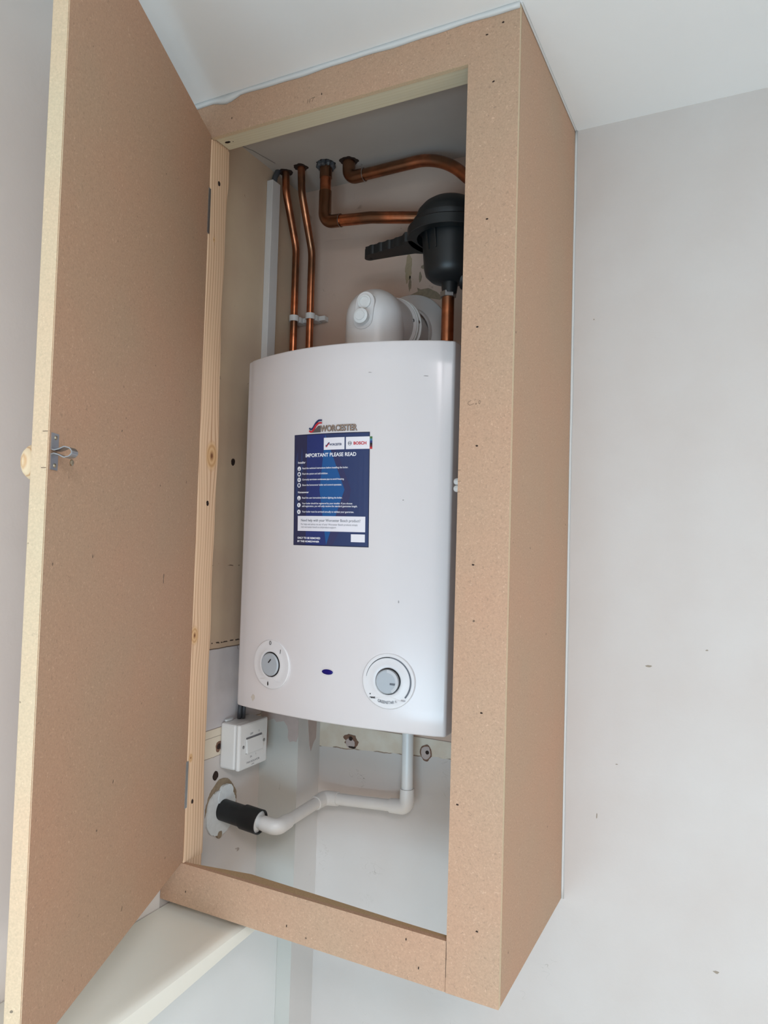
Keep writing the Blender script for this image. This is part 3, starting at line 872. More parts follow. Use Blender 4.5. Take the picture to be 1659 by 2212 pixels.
def ribbon(bm, pts, w0, w1, d0, d1, mat, dz=0.0):
    P = fillet([(x, z+dz, 0) for x, z in pts], 0.006, 6); n = len(P); L = []; Rr = []
    for i, p in enumerate(P):
        a = P[max(0, i-1)]; b = P[min(n-1, i+1)]; d = (b-a).normalized(); t = i/(n-1)
        w = (w0+(w1-w0)*sin(pi*t))/2
        L.append((p.x-d.y*w, p.y+d.x*w)); Rr.append((p.x+d.y*w, p.y-d.x*w))
    for i in range(n-1):
        poly(bm, [L[i], L[i+1], Rr[i+1], Rr[i]], onb(d1), mat)
        for a, b in ((L[i], L[i+1]), (Rr[i], Rr[i+1])):
            v = [bm.verts.new(onb(d1)(*a)), bm.verts.new(onb(d1)(*b)), bm.verts.new(onb(d0)(*b)), bm.verts.new(onb(d0)(*a))]
            bm.faces.new(v).material_index = mat
sw = [(-0.3520, 0.7770), (-0.3495, 0.7745), (-0.3455, 0.7760), (-0.3390, 0.7850), (-0.3340, 0.7888), (-0.3275, 0.7885)]
ribbon(badge_bm, sw, 0.0022, 0.0024, 0.0, 0.0018, 2, 0.0020)
ribbon(badge_bm, sw, 0.0022, 0.0024, 0.0, 0.0019, 3, -0.0022)
v = [(-0.3470, 0.7715), (-0.3300, 0.7715), (-0.3300, 0.7820), (-0.3350, 0.7820)]
poly(badge_bm, v, onb(0.0009), 1)
fin(badge_bm, 'name_badge', [M['badge'], M['badgegrey'], M['navy'], M['red']], boiler, label='raised bronze badge lettering with red and navy swoosh')

# -- instruction sticker
TX0, TX1, TZ0, TZ1 = -0.3832, -0.2440, 0.5898, 0.7695
TW, TH = TX1-TX0, TZ1-TZ0
def T(eps):
    f = onb(eps)
    return lambda u, v: f(TX0+u*TW, TZ1-v*TH)
SB = [plain('sticker_base', (43, 58, 98), 0.35, var=0.0), plain('sticker_left', (44, 47, 78), 0.35, var=0.0), plain('sticker_mid', (38, 52, 108), 0.35, var=0.0),
      plain('sticker_bright', (28, 84, 142), 0.35, var=0.0), plain('sticker_plum', (50, 54, 92), 0.35, var=0.0), plain('sticker_white', (226, 224, 230), 0.4, var=0.0),
      plain('sticker_edge', (14, 20, 50), 0.35, var=0.0)]
def strip_poly(bm, u0, u1, v0, v1, fn, mat, n=12):
    for i in range(n):
        a = u0+(u1-u0)*i/n; b = u0+(u1-u0)*(i+1)/n
        poly(bm, [(a, v1), (b, v1), (b, v0), (a, v0)], fn, mat)
bm = bmesh.new()
strip_poly(bm, 0, 1, 0, 1, T(0.00030), 0, 16)
strip_poly(bm, 0, 1, 0, 0.006, T(0.00042), 6, 16); strip_poly(bm, 0, 1, 0.994, 1, T(0.00042), 6, 16)
strip_poly(bm, 0, 0.007, 0, 1, T(0.00042), 6, 1); strip_poly(bm, 0.993, 1, 0, 1, T(0.00042), 6, 1)
sticker = fin(bm, 'instruction_sticker', SB, boiler, label='dark blue instruction sticker with white print')
bm = bmesh.new()
def shape(bm, pts, eps, mat):
    # cut into vertical slices so that it follows the bowed front
    t = bmesh.new(); f = t.faces.new([t.verts.new((p[0], p[1], 0)) for p in pts])
    for k in range(1, 12):
        bmesh.ops.bisect_plane(t, geom=t.verts[:]+t.edges[:]+t.faces[:], plane_co=(k/12, 0, 0), plane_no=(1, 0, 0))
    fn = T(eps)
    for f in t.faces: poly(bm, [(v.co.x, v.co.y) for v in f.verts], fn, mat)
    t.free()
shape(bm, [(0.01, 0.008), (0.19, 0.008), (0.18, 0.992), (0.01, 0.992)], 0.00036, 1)
shape(bm, [(0.19, 0.008), (0.44, 0.008), (0.37, 0.5), (0.46, 0.992), (0.18, 0.992)], 0.00038, 2)
shape(bm, [(0.45, 0.008), (0.62, 0.20), (0.78, 0.50), (0.72, 0.75), (0.55, 0.992), (0.46, 0.992), (0.70, 0.5), (0.45, 0.02)], 0.00038, 4)
shape(bm, [(0.80, 0.008), (0.992, 0.30), (0.992, 0.008)], 0.00038, 0)
shape(bm, [(0.445, 0.012), (0.70, 0.50), (0.465, 0.99), (0.37, 0.50)], 0.00044, 3)
shape(bm, [(0.03, 0.25), (0.33, 0.50), (0.12, 0.80)], 0.00034, 1)
fin(bm, 'background_pattern', SB, sticker)
for pa in ((0.425, 0.695, 0.040, 0.147), (0.712, 1.0, 0.040, 0.147), (0.062, 0.958, 0.735, 0.870), (0.785, 0.955, 0.890, 0.958)):
    bm = bmesh.new(); strip_poly(bm, *pa, T(0.0006), 0, 8); fin(bm, 'white_panel', SB[5], sticker)
# white lettering
bm = bmesh.new(); P = T(0.0008)
def tt(s, u0, u1, vtop, vbot, bold=0.0, mat=0): text(bm, s, u0, u1, vbot, vtop, P, bold, mat)
tt('IMPORTANT PLEASE READ', 0.170, 0.842, 0.174, 0.208, 0.02)
fin(bm, 'title_lettering', M['white_ink'], sticker); bm = bmesh.new()
tt('Installer', 0.060, 0.170, 0.243, 0.262, 0.022)
tt('Read the technical instructions before installing the boiler.', 0.125, 0.745, 0.297, 0.318, 0.012)
tt('Flush the system and add inhibitor.', 0.125, 0.485, 0.347, 0.368, 0.012)
tt('Correctly terminate condensate pipe to avoid freezing.', 0.125, 0.695, 0.398, 0.419, 0.012)
tt('Show the homeowner boiler and control operation.', 0.125, 0.665, 0.448, 0.469, 0.012)
fin(bm, 'installer_lettering', M['white_ink'], sticker); bm = bmesh.new()
tt('Homeowner', 0.062, 0.222, 0.512, 0.530, 0.022)
tt('Read the user instructions before lighting the boiler.', 0.125, 0.675, 0.563, 0.584, 0.012)
tt('Your boiler should be registered by your installer. If you choose', 0.125, 0.800, 0.614, 0.634, 0.012)
tt('self-registration, you will only receive the standard guarantee length.', 0.125, 0.862, 0.638, 0.659, 0.012)
tt('Your boiler must be serviced annually to validate your guarantee.', 0.125, 0.820, 0.688, 0.709, 0.012)
fin(bm, 'homeowner_lettering', M['white_ink'], sticker); bm = bmesh.new()
tt('ONLY TO BE REMOVED', 0.062, 0.388, 0.924, 0.942, 0.03)
tt('BY THE HOMEOWNER', 0.062, 0.375, 0.955, 0.972, 0.03)
fin(bm, 'footer_lettering', M['white_ink'], sticker)
# round icons
bm = bmesh.new(); asp = TW/TH
for v in (0.308, 0.358, 0.408, 0.458, 0.574, 0.637, 0.698):
    disc(bm, 0.078, v, 0.026, T(0.0008), 20, 0, rz=asp)
def ic(pts): poly(bm, pts, T(0.0010), 1)
for v in (0.308, 0.574):
    ic([(0.060, v+0.006), (0.096, v+0.006), (0.090, v+0.012), (0.066, v+0.012)]); ic([(0.075, v-0.010), (0.081, v-0.010), (0.081, v+0.002), (0.075, v+0.002)])
ic([(0.064, 0.368), (0.068, 0.348), (0.088, 0.348), (0.092, 0.368)])
disc(bm, 0.078, 0.408, 0.015, T(0.0010), 16, 1, r2=0.011, rz=asp); disc(bm, 0.078, 0.408, 0.006, T(0.0010), 12, 1, rz=asp)
ic([(0.066, 0.446), (0.090, 0.446), (0.090, 0.470), (0.066, 0.470)])
ic([(0.074, 0.626), (0.082, 0.626), (0.082, 0.648), (0.074, 0.648)])
ic([(0.062, 0.688), (0.066, 0.686), (0.094, 0.708), (0.090, 0.710)]); ic([(0.090, 0.686), (0.094, 0.688), (0.066, 0.710), (0.062, 0.708)])
fin(bm, 'round_icons', [M['white_ink'], M['navy']], sticker)
# printing on the white panels
bm = bmesh.new(); P = T(0.0009)
tt('Need help with your Worcester Bosch product?', 0.112, 0.900, 0.761, 0.792, 0.0, 0)
tt('For help and advice on any of your Worcester Bosch products simply', 0.112, 0.868, 0.801, 0.822, 0.0, 1)
tt('visit worcester-bosch.co.uk/product-support', 0.112, 0.598, 0.826, 0.847, 0.0, 1)
PM = [M['greyink'], M['lightink'], M['navy'], M['red']]
fin(bm, 'help_lettering', PM, sticker); bm = bmesh.new()
tt('WORCESTER', 0.500, 0.662, 0.092, 0.112, 0.03, 2)
s2 = [(0.452, 0.108), (0.465, 0.110), (0.482, 0.092), (0.500, 0.083)]
stroke(bm, s2, 0.008, P, 2); stroke(bm, [(a, b+0.010) for a, b in s2], 0.008, P, 3)
fin(bm, 'logo_lettering', PM, sticker); bm = bmesh.new()
tt('BOSCH', 0.808, 0.962, 0.082, 0.110, 0.04, 3)
disc(bm, 0.762, 0.096, 0.024, P, 24, 1, r2=0.019, rz=asp)
stroke(bm, [(0.745, 0.096), (0.779, 0.096)], 0.007, P, 1); stroke(bm, [(0.750, 0.084), (0.750, 0.108)], 0.006, P, 1); stroke(bm, [(0.774, 0.084), (0.774, 0.108)], 0.006, P, 1)
fin(bm, 'logo_lettering', PM, sticker)
bm = bmesh.new()
cols = [(70, 110, 60), (60, 120, 140), (40, 50, 110), (24, 22, 30), (90, 30, 40), (190, 40, 44)]
for k in range(6): strip_poly(bm, 1.0, 1.030, 0.040+0.018*k, 0.040+0.018*(k+1), T(0.0005), k, 1)
fin(bm, 'colour_tab', [plain('tab_%d' % k, c, 0.4, var=0.0) for k, c in enumerate(cols)], sticker, label='multicolour strip beside the logo')

# ------------------------------------------------------------------ flue
flue = thing('flue', (-0.317, -0.140, 0.911), 'white flue elbow rising from boiler top and turning into the wall', 'flue')
bm = bmesh.new(); cxf, cyf, czf = -0.317, -0.142, 0.996
# smooth elbow: vertical riser, hemispherical crown, horizontal run to the back wall
P = [(cxf, cyf, 0.905), (cxf, cyf, czf)]
lathe(bm, [(0.0530, -0.0845), (0.0520, -0.01), (0.0520, 0.0)]+[(0.052*cos(a), 0.052*sin(a)) for a in [pi/2*k/12 for k in range(1, 13)]], (cxf, cyf, czf), (0, 0, 1), 56)
lathe(bm, [(0.0518, 0.0), (0.0514, 0.052), (0.0560, 0.056), (0.0560, 0.060), (0.0535, 0.060)], (cxf, cyf, czf), (0, 1, 0), 56)
elb = fin(bm, 'elbow', M['flue'], flue, smooth=True, auto=40)
bm = bmesh.new()
box(bm, cxf+0.000, cxf+0.006, cyf-0.056, cyf-0.045, 0.9115, 0.9335, 0.001)
box(bm, cxf-0.030, cxf+0.004, cyf-0.0545, cyf-0.035, 0.9115, 0.9330, 0.001)
fin(bm, 'base_collar', M['flue'], flue)
bm = bmesh.new()
lathe(bm, [(0.0490, 0.056), (0.0490, 0.142)], (cxf, cyf, czf), (0, 1, 0), 48)
fin(bm, 'wall_pipe', M['flue'], flue, smooth=True)
bm = bmesh.new()
lathe(bm, [(0.0510, 0.0585), (0.0575, 0.0590), (0.0580, 0.0610), (0.0555, 0.0625), (0.0555, 0.0690), (0.0590, 0.0705), (0.0590, 0.0745), (0.0560, 0.0755), (0.0500, 0.0755)], (cxf, cyf, czf), (0, 1, 0), 56)
fin(bm, 'clamp_ring', M['plastic'], flue, smooth=True, auto=35)
for (dy, r) in ((0.052, 0.0515), (0.066, 0.0562)):
    a = radians(8); bm = bmesh.new()
    lathe(bm, [(0.0030, -0.001), (0.0030, 0.0010), (0.0018, 0.0016), (0, 0.0016)], (cxf+r*cos(a), cyf+dy, czf+r*sin(a)), (cos(a), 0, sin(a)), 16)
    fin(bm, 'screw', M['zinc'], flue, smooth=True, auto=40)
bm = bmesh.new()
lathe(bm, [(0.0485, 0.1260), (0.0520, 0.1250), (0.0545, 0.1300), (0.0800, 0.1370), (0.0825, 0.1400), (0.0825, 0.1418), (0.0485, 0.1418)], (cxf, cyf, czf+0.006), (0, 1, 0), 64)
fin(bm, 'wall_flange', M['flue'], flue, smooth=True, auto=35, label='round white wall sealing collar')
# twin test-point plug on the crown
nrm = Vector((0.05, -0.99, 0.02)).normalized(); tz = Vector((0.10, 0, 1)); tz = (tz-nrm*tz.dot(nrm)).normalized(); txv = tz.cross(nrm).normalized()*-1
org = Vector((cxf+0.002, cyf, czf-0.001))+nrm*0.0490
def E(a, b, d): return org+txv*a+tz*b+nrm*d
bm = bmesh.new(); pts = []
for k in range(25):
    a = pi*k/24; pts.append((0.0175*cos(a), 0.0150+0.0175*sin(a)))
for k in range(25):
    a = pi+pi*k/24; pts.append((0.0175*cos(a), -0.0150+0.0175*sin(a)))
prism(bm, pts, -0.006, 0.0042, lambda p, d: E(p[0], p[1], d-p[0]*p[0]*9))
fin(bm, 'test_point_plate', M['flue'], elb, smooth=True, auto=40)
bm = bmesh.new(); lathe(bm, [(0.0120, 0.0), (0.0120, 0.0062), (0.0085, 0.0066), (0.0080, 0.0052), (0.0, 0.0052)], E(0, 0.0150, 0), nrm, 32)
fin(bm, 'test_point_cap', M['plastic'], elb, smooth=True, auto=40)
bm = bmesh.new(); lathe(bm, [(0.0110, 0.0), (0.0110, 0.0110), (0.0128, 0.0115), (0.0130, 0.0165), (0.0105, 0.0175), (0.0085, 0.0176), (0.0080, 0.0190), (0, 0.0192)], E(-0.002, -0.0130, 0), nrm, 36)
fin(bm, 'test_point_cap', M['plastic'], elb, smooth=True, auto=40)

# ------------------------------------------------------------------ black canister on the return pipe, with its spanner
fx, fy = -0.190, -0.112
can = thing('filter_canister', (fx, fy, 1.04), 'black plastic canister with domed cap above boiler, beside the stile', 'canister')
bm = bmesh.new()
lathe(bm, [(0.0125, -0.010), (0.0140, 0.000), (0.0145, 0.008), (0.020, 0.010), (0.034, 0.014), (0.0425, 0.022), (0.0455, 0.033), (0.0470, 0.050), (0.0500, 0.088), (0.0510, 0.100), (0.0560, 0.101), (0.0560, 0.112), (0.0, 0.112)], (fx+0.002, fy, 1.045), (0, 0, 1), 56)
body = fin(bm, 'canister_body', M['black'], can, smooth=True, auto=40)
for a in (-118, -98, -40, -20):
    bm = bmesh.new(); ar = radians(a); c, s_ = cos(ar), sin(ar)
    prism(bm, [(0.044, 1.142), (0.0555, 1.142), (0.0550, 1.132), (0.0490, 1.102), (0.044, 1.102)], -0.0011, 0.0011, lambda p, d: (fx+0.002+p[0]*c-d*s_, fy+p[0]*s_+d*c, p[1]))
    fin(bm, 'rib', M['black'], body)
bm = bmesh.new()
lathe(bm, [(0.0, 0.0), (0.0640, 0.0), (0.0650, 0.003), (0.0650, 0.0085), (0.0600, 0.0100), (0.0590, 0.0200), (0.0570, 0.0260), (0.0480, 0.0370), (0.0380, 0.0440), (0.0220, 0.0485), (0, 0.0500)], (fx, fy, 1.153), (0, 0, 1), 56)
fin(bm, 'canister_cap', M['black'], can, smooth=True, auto=40)
bm = bmesh.new()
tube(bm, [(fx+0.03, fy, 1.075), (fx+0.085, fy, 1.060)], 0.018, 24)
tube(bm, [(fx+0.030, fy+0.005, 1.060), (fx+0.06, fy+0.005, 1.045)], [0.020, 0.012], 20)
fin(bm, 'side_port', M['black'], can, smooth=True, auto=40)
# spanner: flat ring round the body with a finger-grip handle pointing left
ZW = 1.1395
bm = bmesh.new(); tk = 0.0085
outer = []; nseg = 48
hd = Vector((-0.993, 0.12, 0)).normalized(); hn = Vector((-hd.y, hd.x, 0))
# outline: ring outer arc then handle
a_h = atan2(hd.y, hd.x)
for k in range(nseg+1):
    a = a_h+radians(34)+(2*pi-radians(68))*k/nseg
    outer.append((fx+0.0745*cos(a), fy+0.0745*sin(a)))
tip = 0.175
far, near = [], []
def hp(l, w): v = Vector((fx, fy, 0))+hd*l+hn*w; return (v.x, v.y)
# side after the arc end is hn negative or positive depending on orientation
e = Vector((outer[-1][0]-fx, outer[-1][1]-fy, 0)).dot(hn); sg = 1 if e > 0 else -1
# sg side: which of the two faces the camera (-y)?
camside = 1 if hn.y < 0 else -1
def edge(side):
    if side == camside:     # scalloped finger grips
        pts = [(0.072, 0.034), (0.084, 0.0240)]
        l = 0.094
        for k in range(4):
            w = 0.0212-0.0014*k
            pts += [(l, w+0.0010), (l+0.004, w+0.0018), (l+0.011, w-0.0014), (l+0.018, w-0.0016)]
            l += 0.0195
        pts += [(0.170, 0.0092)]
    else:
        pts = [(0.072, 0.030), (0.084, 0.0215), (0.120, 0.0150), (0.168, 0.0092)]
    return [hp(l, side*w) for l, w in pts]
outl = outer+edge(sg)+[hp(0.1720+0.0085*cos(t), sg*0.0090*sin(t)) for t in (pi/2.3, pi/3, pi/4, pi/8, 0, -pi/8, -pi/4, -pi/3, -pi/2.3)]+edge(-sg)[::-1]
outl = [hp(0.060, sg*0.030), ]+edge(sg)+[hp(0.1720+0.0085*cos(t), sg*0.0090*sin(t)) for t in (pi/2.3, pi/3, pi/4, pi/8, 0, -pi/8, -pi/4, -pi/3, -pi/2.3)]+edge(-sg)[::-1]+[hp(0.060, -sg*0.030)]
prism(bm, outl, ZW-tk, ZW+tk, lambda p, d: (p[0], p[1], d))
lathe(bm, [(0.0575, -tk), (0.0735, -tk), (0.0745, -tk+0.001), (0.0745, tk-0.001), (0.0735, tk), (0.0575, tk), (0.0575, -tk)], (fx, fy, ZW), (0, 0, 1), 56)
sp = fin(bm, 'spanner', M['black'], smooth=True, auto=40)
props(sp, 'black plastic ring spanner with finger grips, round the black canister', 'spanner')
bm = bmesh.new(); h = hp(0.168, 0)
lathe(bm, [(0.0032, 0.0), (0.0, 0.0)], (h[0], h[1], ZW-tk-0.0002), (0, 0, 1), 16)
fin(bm, 'hanging_hole', M['shadowgap'], sp)

# ------------------------------------------------------------------ copper pipework
def pipe(name, pts, r, label, fr, mats=None, cat='pipe', group=None, seg=10):
    t = thing(name, pts[-1], label, cat, group)
    bm = bmesh.new(); tube(bm, fillet(pts, fr, seg), r, 24)
    fin(bm, 'pipe_run', mats or M['copper'], t, smooth=True, auto=50)
    return t
def socket(parent, a, b, r, mat, name='socket'):
    a, b = Vector(a), Vector(b); L = (b-a).length; ax = (b-a)
    bm = bmesh.new(); lathe(bm, [(r-0.0014, 0), (r, 0.0008), (r, L-0.0008), (r-0.0014, L)], a, ax, 28)
    return fin(bm, name, mat, parent, smooth=True, auto=40)
p1 = pipe('copper_pipe', [(-0.5600, -0.0906, 1.352), (-0.5590, -0.0880, 1.300), (-0.5655, -0.036, 1.205), (-0.5668, -0.033, 0.90)], 0.0075,
          'thin copper pipe with offset bend, nearest the white trunking', [0.05, 0.06])
p2 = pipe('copper_pipe', [(-0.5205, -0.0940, 1.352), (-0.5195, -0.0900, 1.290), (-0.5260, -0.036, 1.190), (-0.5268, -0.033, 0.90)], 0.0075,
          'thin copper pipe with offset bend, second from the white trunking', [0.05, 0.06])
# 22 mm pipe dropping, turning right to the canister
t3 = thing('copper_pipe', (-0.4680, -0.085, 1.30), 'thick copper pipe dropping from ceiling then running right behind canister', 'pipe')
bm = bmesh.new(); tube(bm, fillet([(-0.4680, -0.085, 1.352), (-0.4665, -0.085, 1.2225), (-0.3646, -0.083, 1.2145), (-0.250, -0.060, 1.2035), (-0.165, -0.022, 1.190), (-0.098, -0.020, 1.186), (-0.095, -0.020, 0.93)], [0.020, 0, 0.05, 0.04, 0.04], 10), 0.0110, 26)
fin(bm, 'pipe_run', M['copper'], t3, smooth=True, auto=50)
bm = bmesh.new(); tube(bm, fillet([(-0.4668, -0.085, 1.284), (-0.4665, -0.085, 1.2225), (-0.4290, -0.0848, 1.2197)], 0.019, 12), 0.0124, 28)
fin(bm, 'elbow', M['copper_dull'], t3, smooth=True, auto=50, label='tarnished soldered elbow')
socket(t3, (-0.4315, -0.0848, 1.2199), (-0.4295, -0.0848, 1.2197), 0.0129, M['zinc'], 'solder_ring')
socket(t3, (-0.4672, -0.085, 1.3100), (-0.4676, -0.085, 1.3370), 0.0122, M['copper_dull'])
# 22 mm pipe from the fourth hole, running right and bending down
t4 = thing('copper_pipe', (-0.4205, -0.075, 1.30), 'topmost thick copper pipe running along the ceiling and bending down', 'pipe')
bm = bmesh.new(); tube(bm, fillet([(-0.4215, -0.075, 1.352), (-0.4205, -0.075, 1.3055), (-0.2250, -0.075, 1.3085), (-0.1180, -0.062, 1.2020), (-0.1100, -0.056, 0.93)], [0.018, 0.13, 0.08], 14), 0.0110, 26)
fin(bm, 'pipe_run', M['copper'], t4, smooth=True, auto=50)
bm = bmesh.new(); tube(bm, fillet([(-0.4215, -0.075, 1.338), (-0.4205, -0.075, 1.3055), (-0.3850, -0.075, 1.3060)], 0.018, 12), 0.0124, 28)
fin(bm, 'elbow', M['copper_dull'], t4, smooth=True, auto=50, label='tarnished soldered elbow')
socket(t4, (-0.3875, -0.075, 1.3060), (-0.3850, -0.075, 1.3060), 0.0130, M['zinc'], 'solder_ring')
# short riser under the canister
t5 = thing('copper_pipe', (fx, fy, 0.912), 'short bright copper riser between boiler top and black canister', 'pipe')
bm = bmesh.new(); tube(bm, [(fx, fy, 0.914), (fx, fy, 1.040)], 0.0110, 28)
fin(bm, 'pipe_run', M['copper'], t5, smooth=True, auto=50)
bm = bmesh.new(); lathe(bm, [(0.0112, -0.002), (0.0165, 0.0), (0.0175, 0.003), (0.0175, 0.012), (0.0135, 0.016), (0.0112, 0.017)], (fx, fy, 0.933), (0, 0, 1), 6)
fin(bm, 'compression_nut', M['brass'], t5)
bm = bmesh.new(); lathe(bm, [(0.0112, 0.0), (0.0140, 0.001), (0.0140, 0.010), (0.0112, 0.011)], (fx, fy, 1.028), (0, 0, 1), 6)
fin(bm, 'union_nut', M['zinc'], t5)

# pipe clips on the back wall
def clip(x, z, label):
    t = thing('pipe_clip', (x, -0.001, z), label, 'clip', 'clips on the thin copper pipes')
    bm = bmesh.new(); box(bm, x-0.0085, x+0.0085, -0.024, -0.0005, z-0.0060, z+0.0060, 0.0008)
    fin(bm, 'clip_base', M['plastic'], t)
    bm = bmesh.new()
    n = 16; r0, r1 = 0.0078, 0.0100
    for (za, zb) in ((z-0.006, z+0.006),):
        pts = [(r1*cos(a), r1*sin(a)) for a in [radians(-40+260*k/n) for k in range(n+1)]]
        pin = [(r0*cos(a), r0*sin(a)) for a in [radians(-40+260*k/n) for k in range(n+1)]]
        prism(bm, pts+pin[::-1], za, zb, lambda p, d: (x+p[0], -0.0335-p[1], d))
    fin(bm, 'clip_jaw', M['plastic'], t, smooth=True, auto=40)
    boxo('screw_lug', (x+0.010, x+0.024, -0.016, -0.0005, z-0.0050, z+0.0050), M['plastic'], t, 0.001)
clip(-0.5667, 1.057, 'white plastic clip on thin pipe nearest the trunking')
clip(-0.5268, 1.057, 'white plastic clip on second thin pipe, right of its twin')

# holes where the pipes go through the ceiling
def ceiling_hole(x, y, rx, ry, seed, torn=False):
    f = lambda a, b, d: (x+a, y+b, H-0.0002-d)
    patch('pipe_hole', f, blob_pts(rx, ry, 16, 0.35, seed), 0.0003, M['hole'], ceiling)
    if torn:
        rnd = random.Random(seed)
        bm = bmesh.new()
        for k in range(9):
            a = 2*pi*k/9; c = (x+0.013*cos(a), y+0.013*sin(a))
            lathe(bm, [(0, -0.003), (0.006, 0), (0.005, 0.006+0.004*rnd.random()), (0, 0.010)], (c[0], c[1], H-0.001), (0.3*cos(a), 0.3*sin(a), -1), 6)
        fin(bm, 'torn_sealant', M['zincdull'] if 'zincdull' in M else M['cable'], ceiling)
ceiling_hole(-0.5610, -0.0900, 0.0150, 0.0140, 3)
ceiling_hole(-0.5210, -0.0940, 0.0145, 0.0140, 5)
ceiling_hole(-0.4680, -0.0850, 0.0190, 0.0180, 7, True)
ceiling_hole(-0.4215, -0.0750, 0.0185, 0.0180, 9)

bm = bmesh.new()
stroke(bm, [(-0.579, -0.205), (-0.574, -0.190), (-0.5715, -0.186), (-0.566, -0.160), (-0.559, -0.128)], 0.0009, lambda a, b: (a, b, H-0.0003))
fin(bm, 'ceiling_crack', M['hole'], ceiling)

# ------------------------------------------------------------------ cable trunking on the left wall
tr = thing('cable_trunking', (-0.574, -0.108, 0.30), 'white square plastic trunking running up the cupboard corner', 'trunking')
bm = bmesh.new(); box(bm, XL+0.0003, -0.567, -0.1225, -0.0965, 0.290, 1.312, 0.0009)
fin(bm, 'trunking_cover', M['trunk'], tr)
bm = bmesh.new(); tube(bm, fillet([(-0.574, -0.109, 1.305), (-0.574, -0.106, 1.325), (-0.568, -0.096, 1.352)], 0.01, 6), 0.0055, 14)
fin(bm, 'cable', M['cable'], tr, smooth=True)

# ------------------------------------------------------------------ fan isolator switch on the left wall
sw_ = thing('fan_isolator_switch', (XL, -0.161, 0.175), 'white square fan isolator switch box on the left wall', 'switch')
SXF = -0.5366
boxo('back_box', (XL+0.0002, SXF-0.0095, -0.2030, -0.1180, 0.1765, 0.2590), M['plastic'], sw_, 0.004, smooth=False)
face = boxo('face_plate', (SXF-0.0090, SXF, -0.2035, -0.1175, 0.1760, 0.2595), M['plastic'], sw_, 0.0035)
SW = lambda a, b, d=0: (SXF+0.0003+d, a, b)          # a = y, b = z ; the left edge of the plate is the more negative y
yc, zc = -0.1605, 0.2178
bm = bmesh.new()
prism(bm, [(yc-0.0235, zc-0.0125), (yc+0.0235, zc-0.0125), (yc+0.0235, zc+0.0125), (yc-0.0235, zc+0.0125)], 0, 1,
      lambda p, d: (SXF+(0.0006 if d == 0 else (0.0048 if p[1] < zc else 0.0022)), p[0], p[1]))
fin(bm, 'rocker', M['plastic'], sw_)
bm = bmesh.new()
poly(bm, [(yc-0.0238, zc+0.0126), (yc+0.0238, zc+0.0126), (yc+0.0238, zc+0.0156), (yc-0.0238, zc+0.0156)], SW)
fin(bm, 'rocker_gap', plain('slot_grey', (120, 120, 124), 0.5), face)
bm = bmesh.new()
stroke(bm, [(yc-0.0238, zc-0.0136), (yc+0.0200, zc-0.0136)], 0.0008, SW)
text(bm, 'OFF', yc-0.0120, yc-0.0035, zc+0.0185, zc+0.0220, SW)
text(bm, 'O', yc+0.0130, yc+0.0160, zc+0.0190, zc+0.0225, SW)
text(bm, 'ON', yc-0.0105, yc-0.0048, zc-0.0235, zc-0.0200, SW)
text(bm, 'I', yc+0.0070, yc+0.0075, zc-0.0215, zc-0.0185, SW)
text(bm, 'FAN ISOLATOR', yc-0.0200, yc+0.0190, zc-0.0325, zc-0.0290, SW)
stroke(bm, [(yc-0.0050, zc-0.0372), (yc-0.0015, zc-0.0358), (yc+0.0025, zc-0.0366)], 0.0007, SW)
fin(bm, 'plate_lettering', M['greyink'], face)
for dy in (-0.0310, 0.0310):
    bm = bmesh.new(); lathe(bm, [(0.0030, 0.0), (0.0030, 0.0008), (0.0022, 0.0012), (0, 0.0012)], (SXF, yc+dy, zc), (1, 0, 0), 18)
    fin(bm, 'screw', M['zinc'], sw_, smooth=True, auto=40)
bm = bmesh.new()
for k, dy in enumerate((0.0, 0.007)):
    tube(bm, fillet([(XL+0.012+0.004*k, -0.1640+dy, 0.2600), (XL+0.010+0.004*k, -0.1600+dy, 0.285), (XL+0.020, -0.150+dy, 0.315)], 0.02, 6), 0.0038, 14)
fin(bm, 'switch_cable', M['cable'], sw_, smooth=True)
patch('torn_paint_flap', lambda a, b, d: (XL+0.004+a+d*0.2, -0.184+b, 0.2602+d), blob_pts(0.004, 0.012, 12, 0.5, 77), 0.003, M['filler'], wall_left)

# ------------------------------------------------------------------ white condensate pipe
cd = thing('condensate_pipe', (-0.278, -0.030, 0.10), 'white plastic waste pipe from the boiler bottom to the left wall', 'pipe')
R1, R2 = 0.0108, 0.0138
V0 = Vector((-0.2815, -0.0330, 0.3015)); V1 = Vector((-0.2790, -0.0330, 0.1105)); V2 = Vector((-0.4560, -0.0330, 0.0960)); V3 = Vector((-0.4560, -0.1930, 0.0905)); V4 = Vector((XL-0.004, -0.1930, 0.1000))
def seg_(a, b, r, name, mat=M['plastic']):
    bm = bmesh.new(); tube(bm, [a, b], r, 26); return fin(bm, name, mat, cd, smooth=True, auto=50)
seg_(V0, V1, R1, 'pipe_length'); seg_(V1, V2, R1, 'pipe_length'); seg_(V2, V3, R1, 'pipe_length')
def elbow(p, q, r, la, lb, fr=0.010):
    d1 = (p-q).normalized(); d2 = (r-q).normalized()
    bm = bmesh.new(); path = fillet([q+d1*la, q, q+d2*lb], fr, 10)
    rad = [R2]*len(path); rad[0] = R2-0.0008; rad[-1] = R2-0.0008
    tube(bm, path, rad, 28); fin(bm, 'elbow', M['plastic'], cd, smooth=True, auto=50)
elbow(V0, V1, V2, 0.034, 0.034, 0.012); elbow(V1, V2, V3, 0.030, 0.034, 0.012); elbow(V2, V3, V4, 0.034, 0.030, 0.012)
seg_(V3, V4, R1, 'pipe_length')
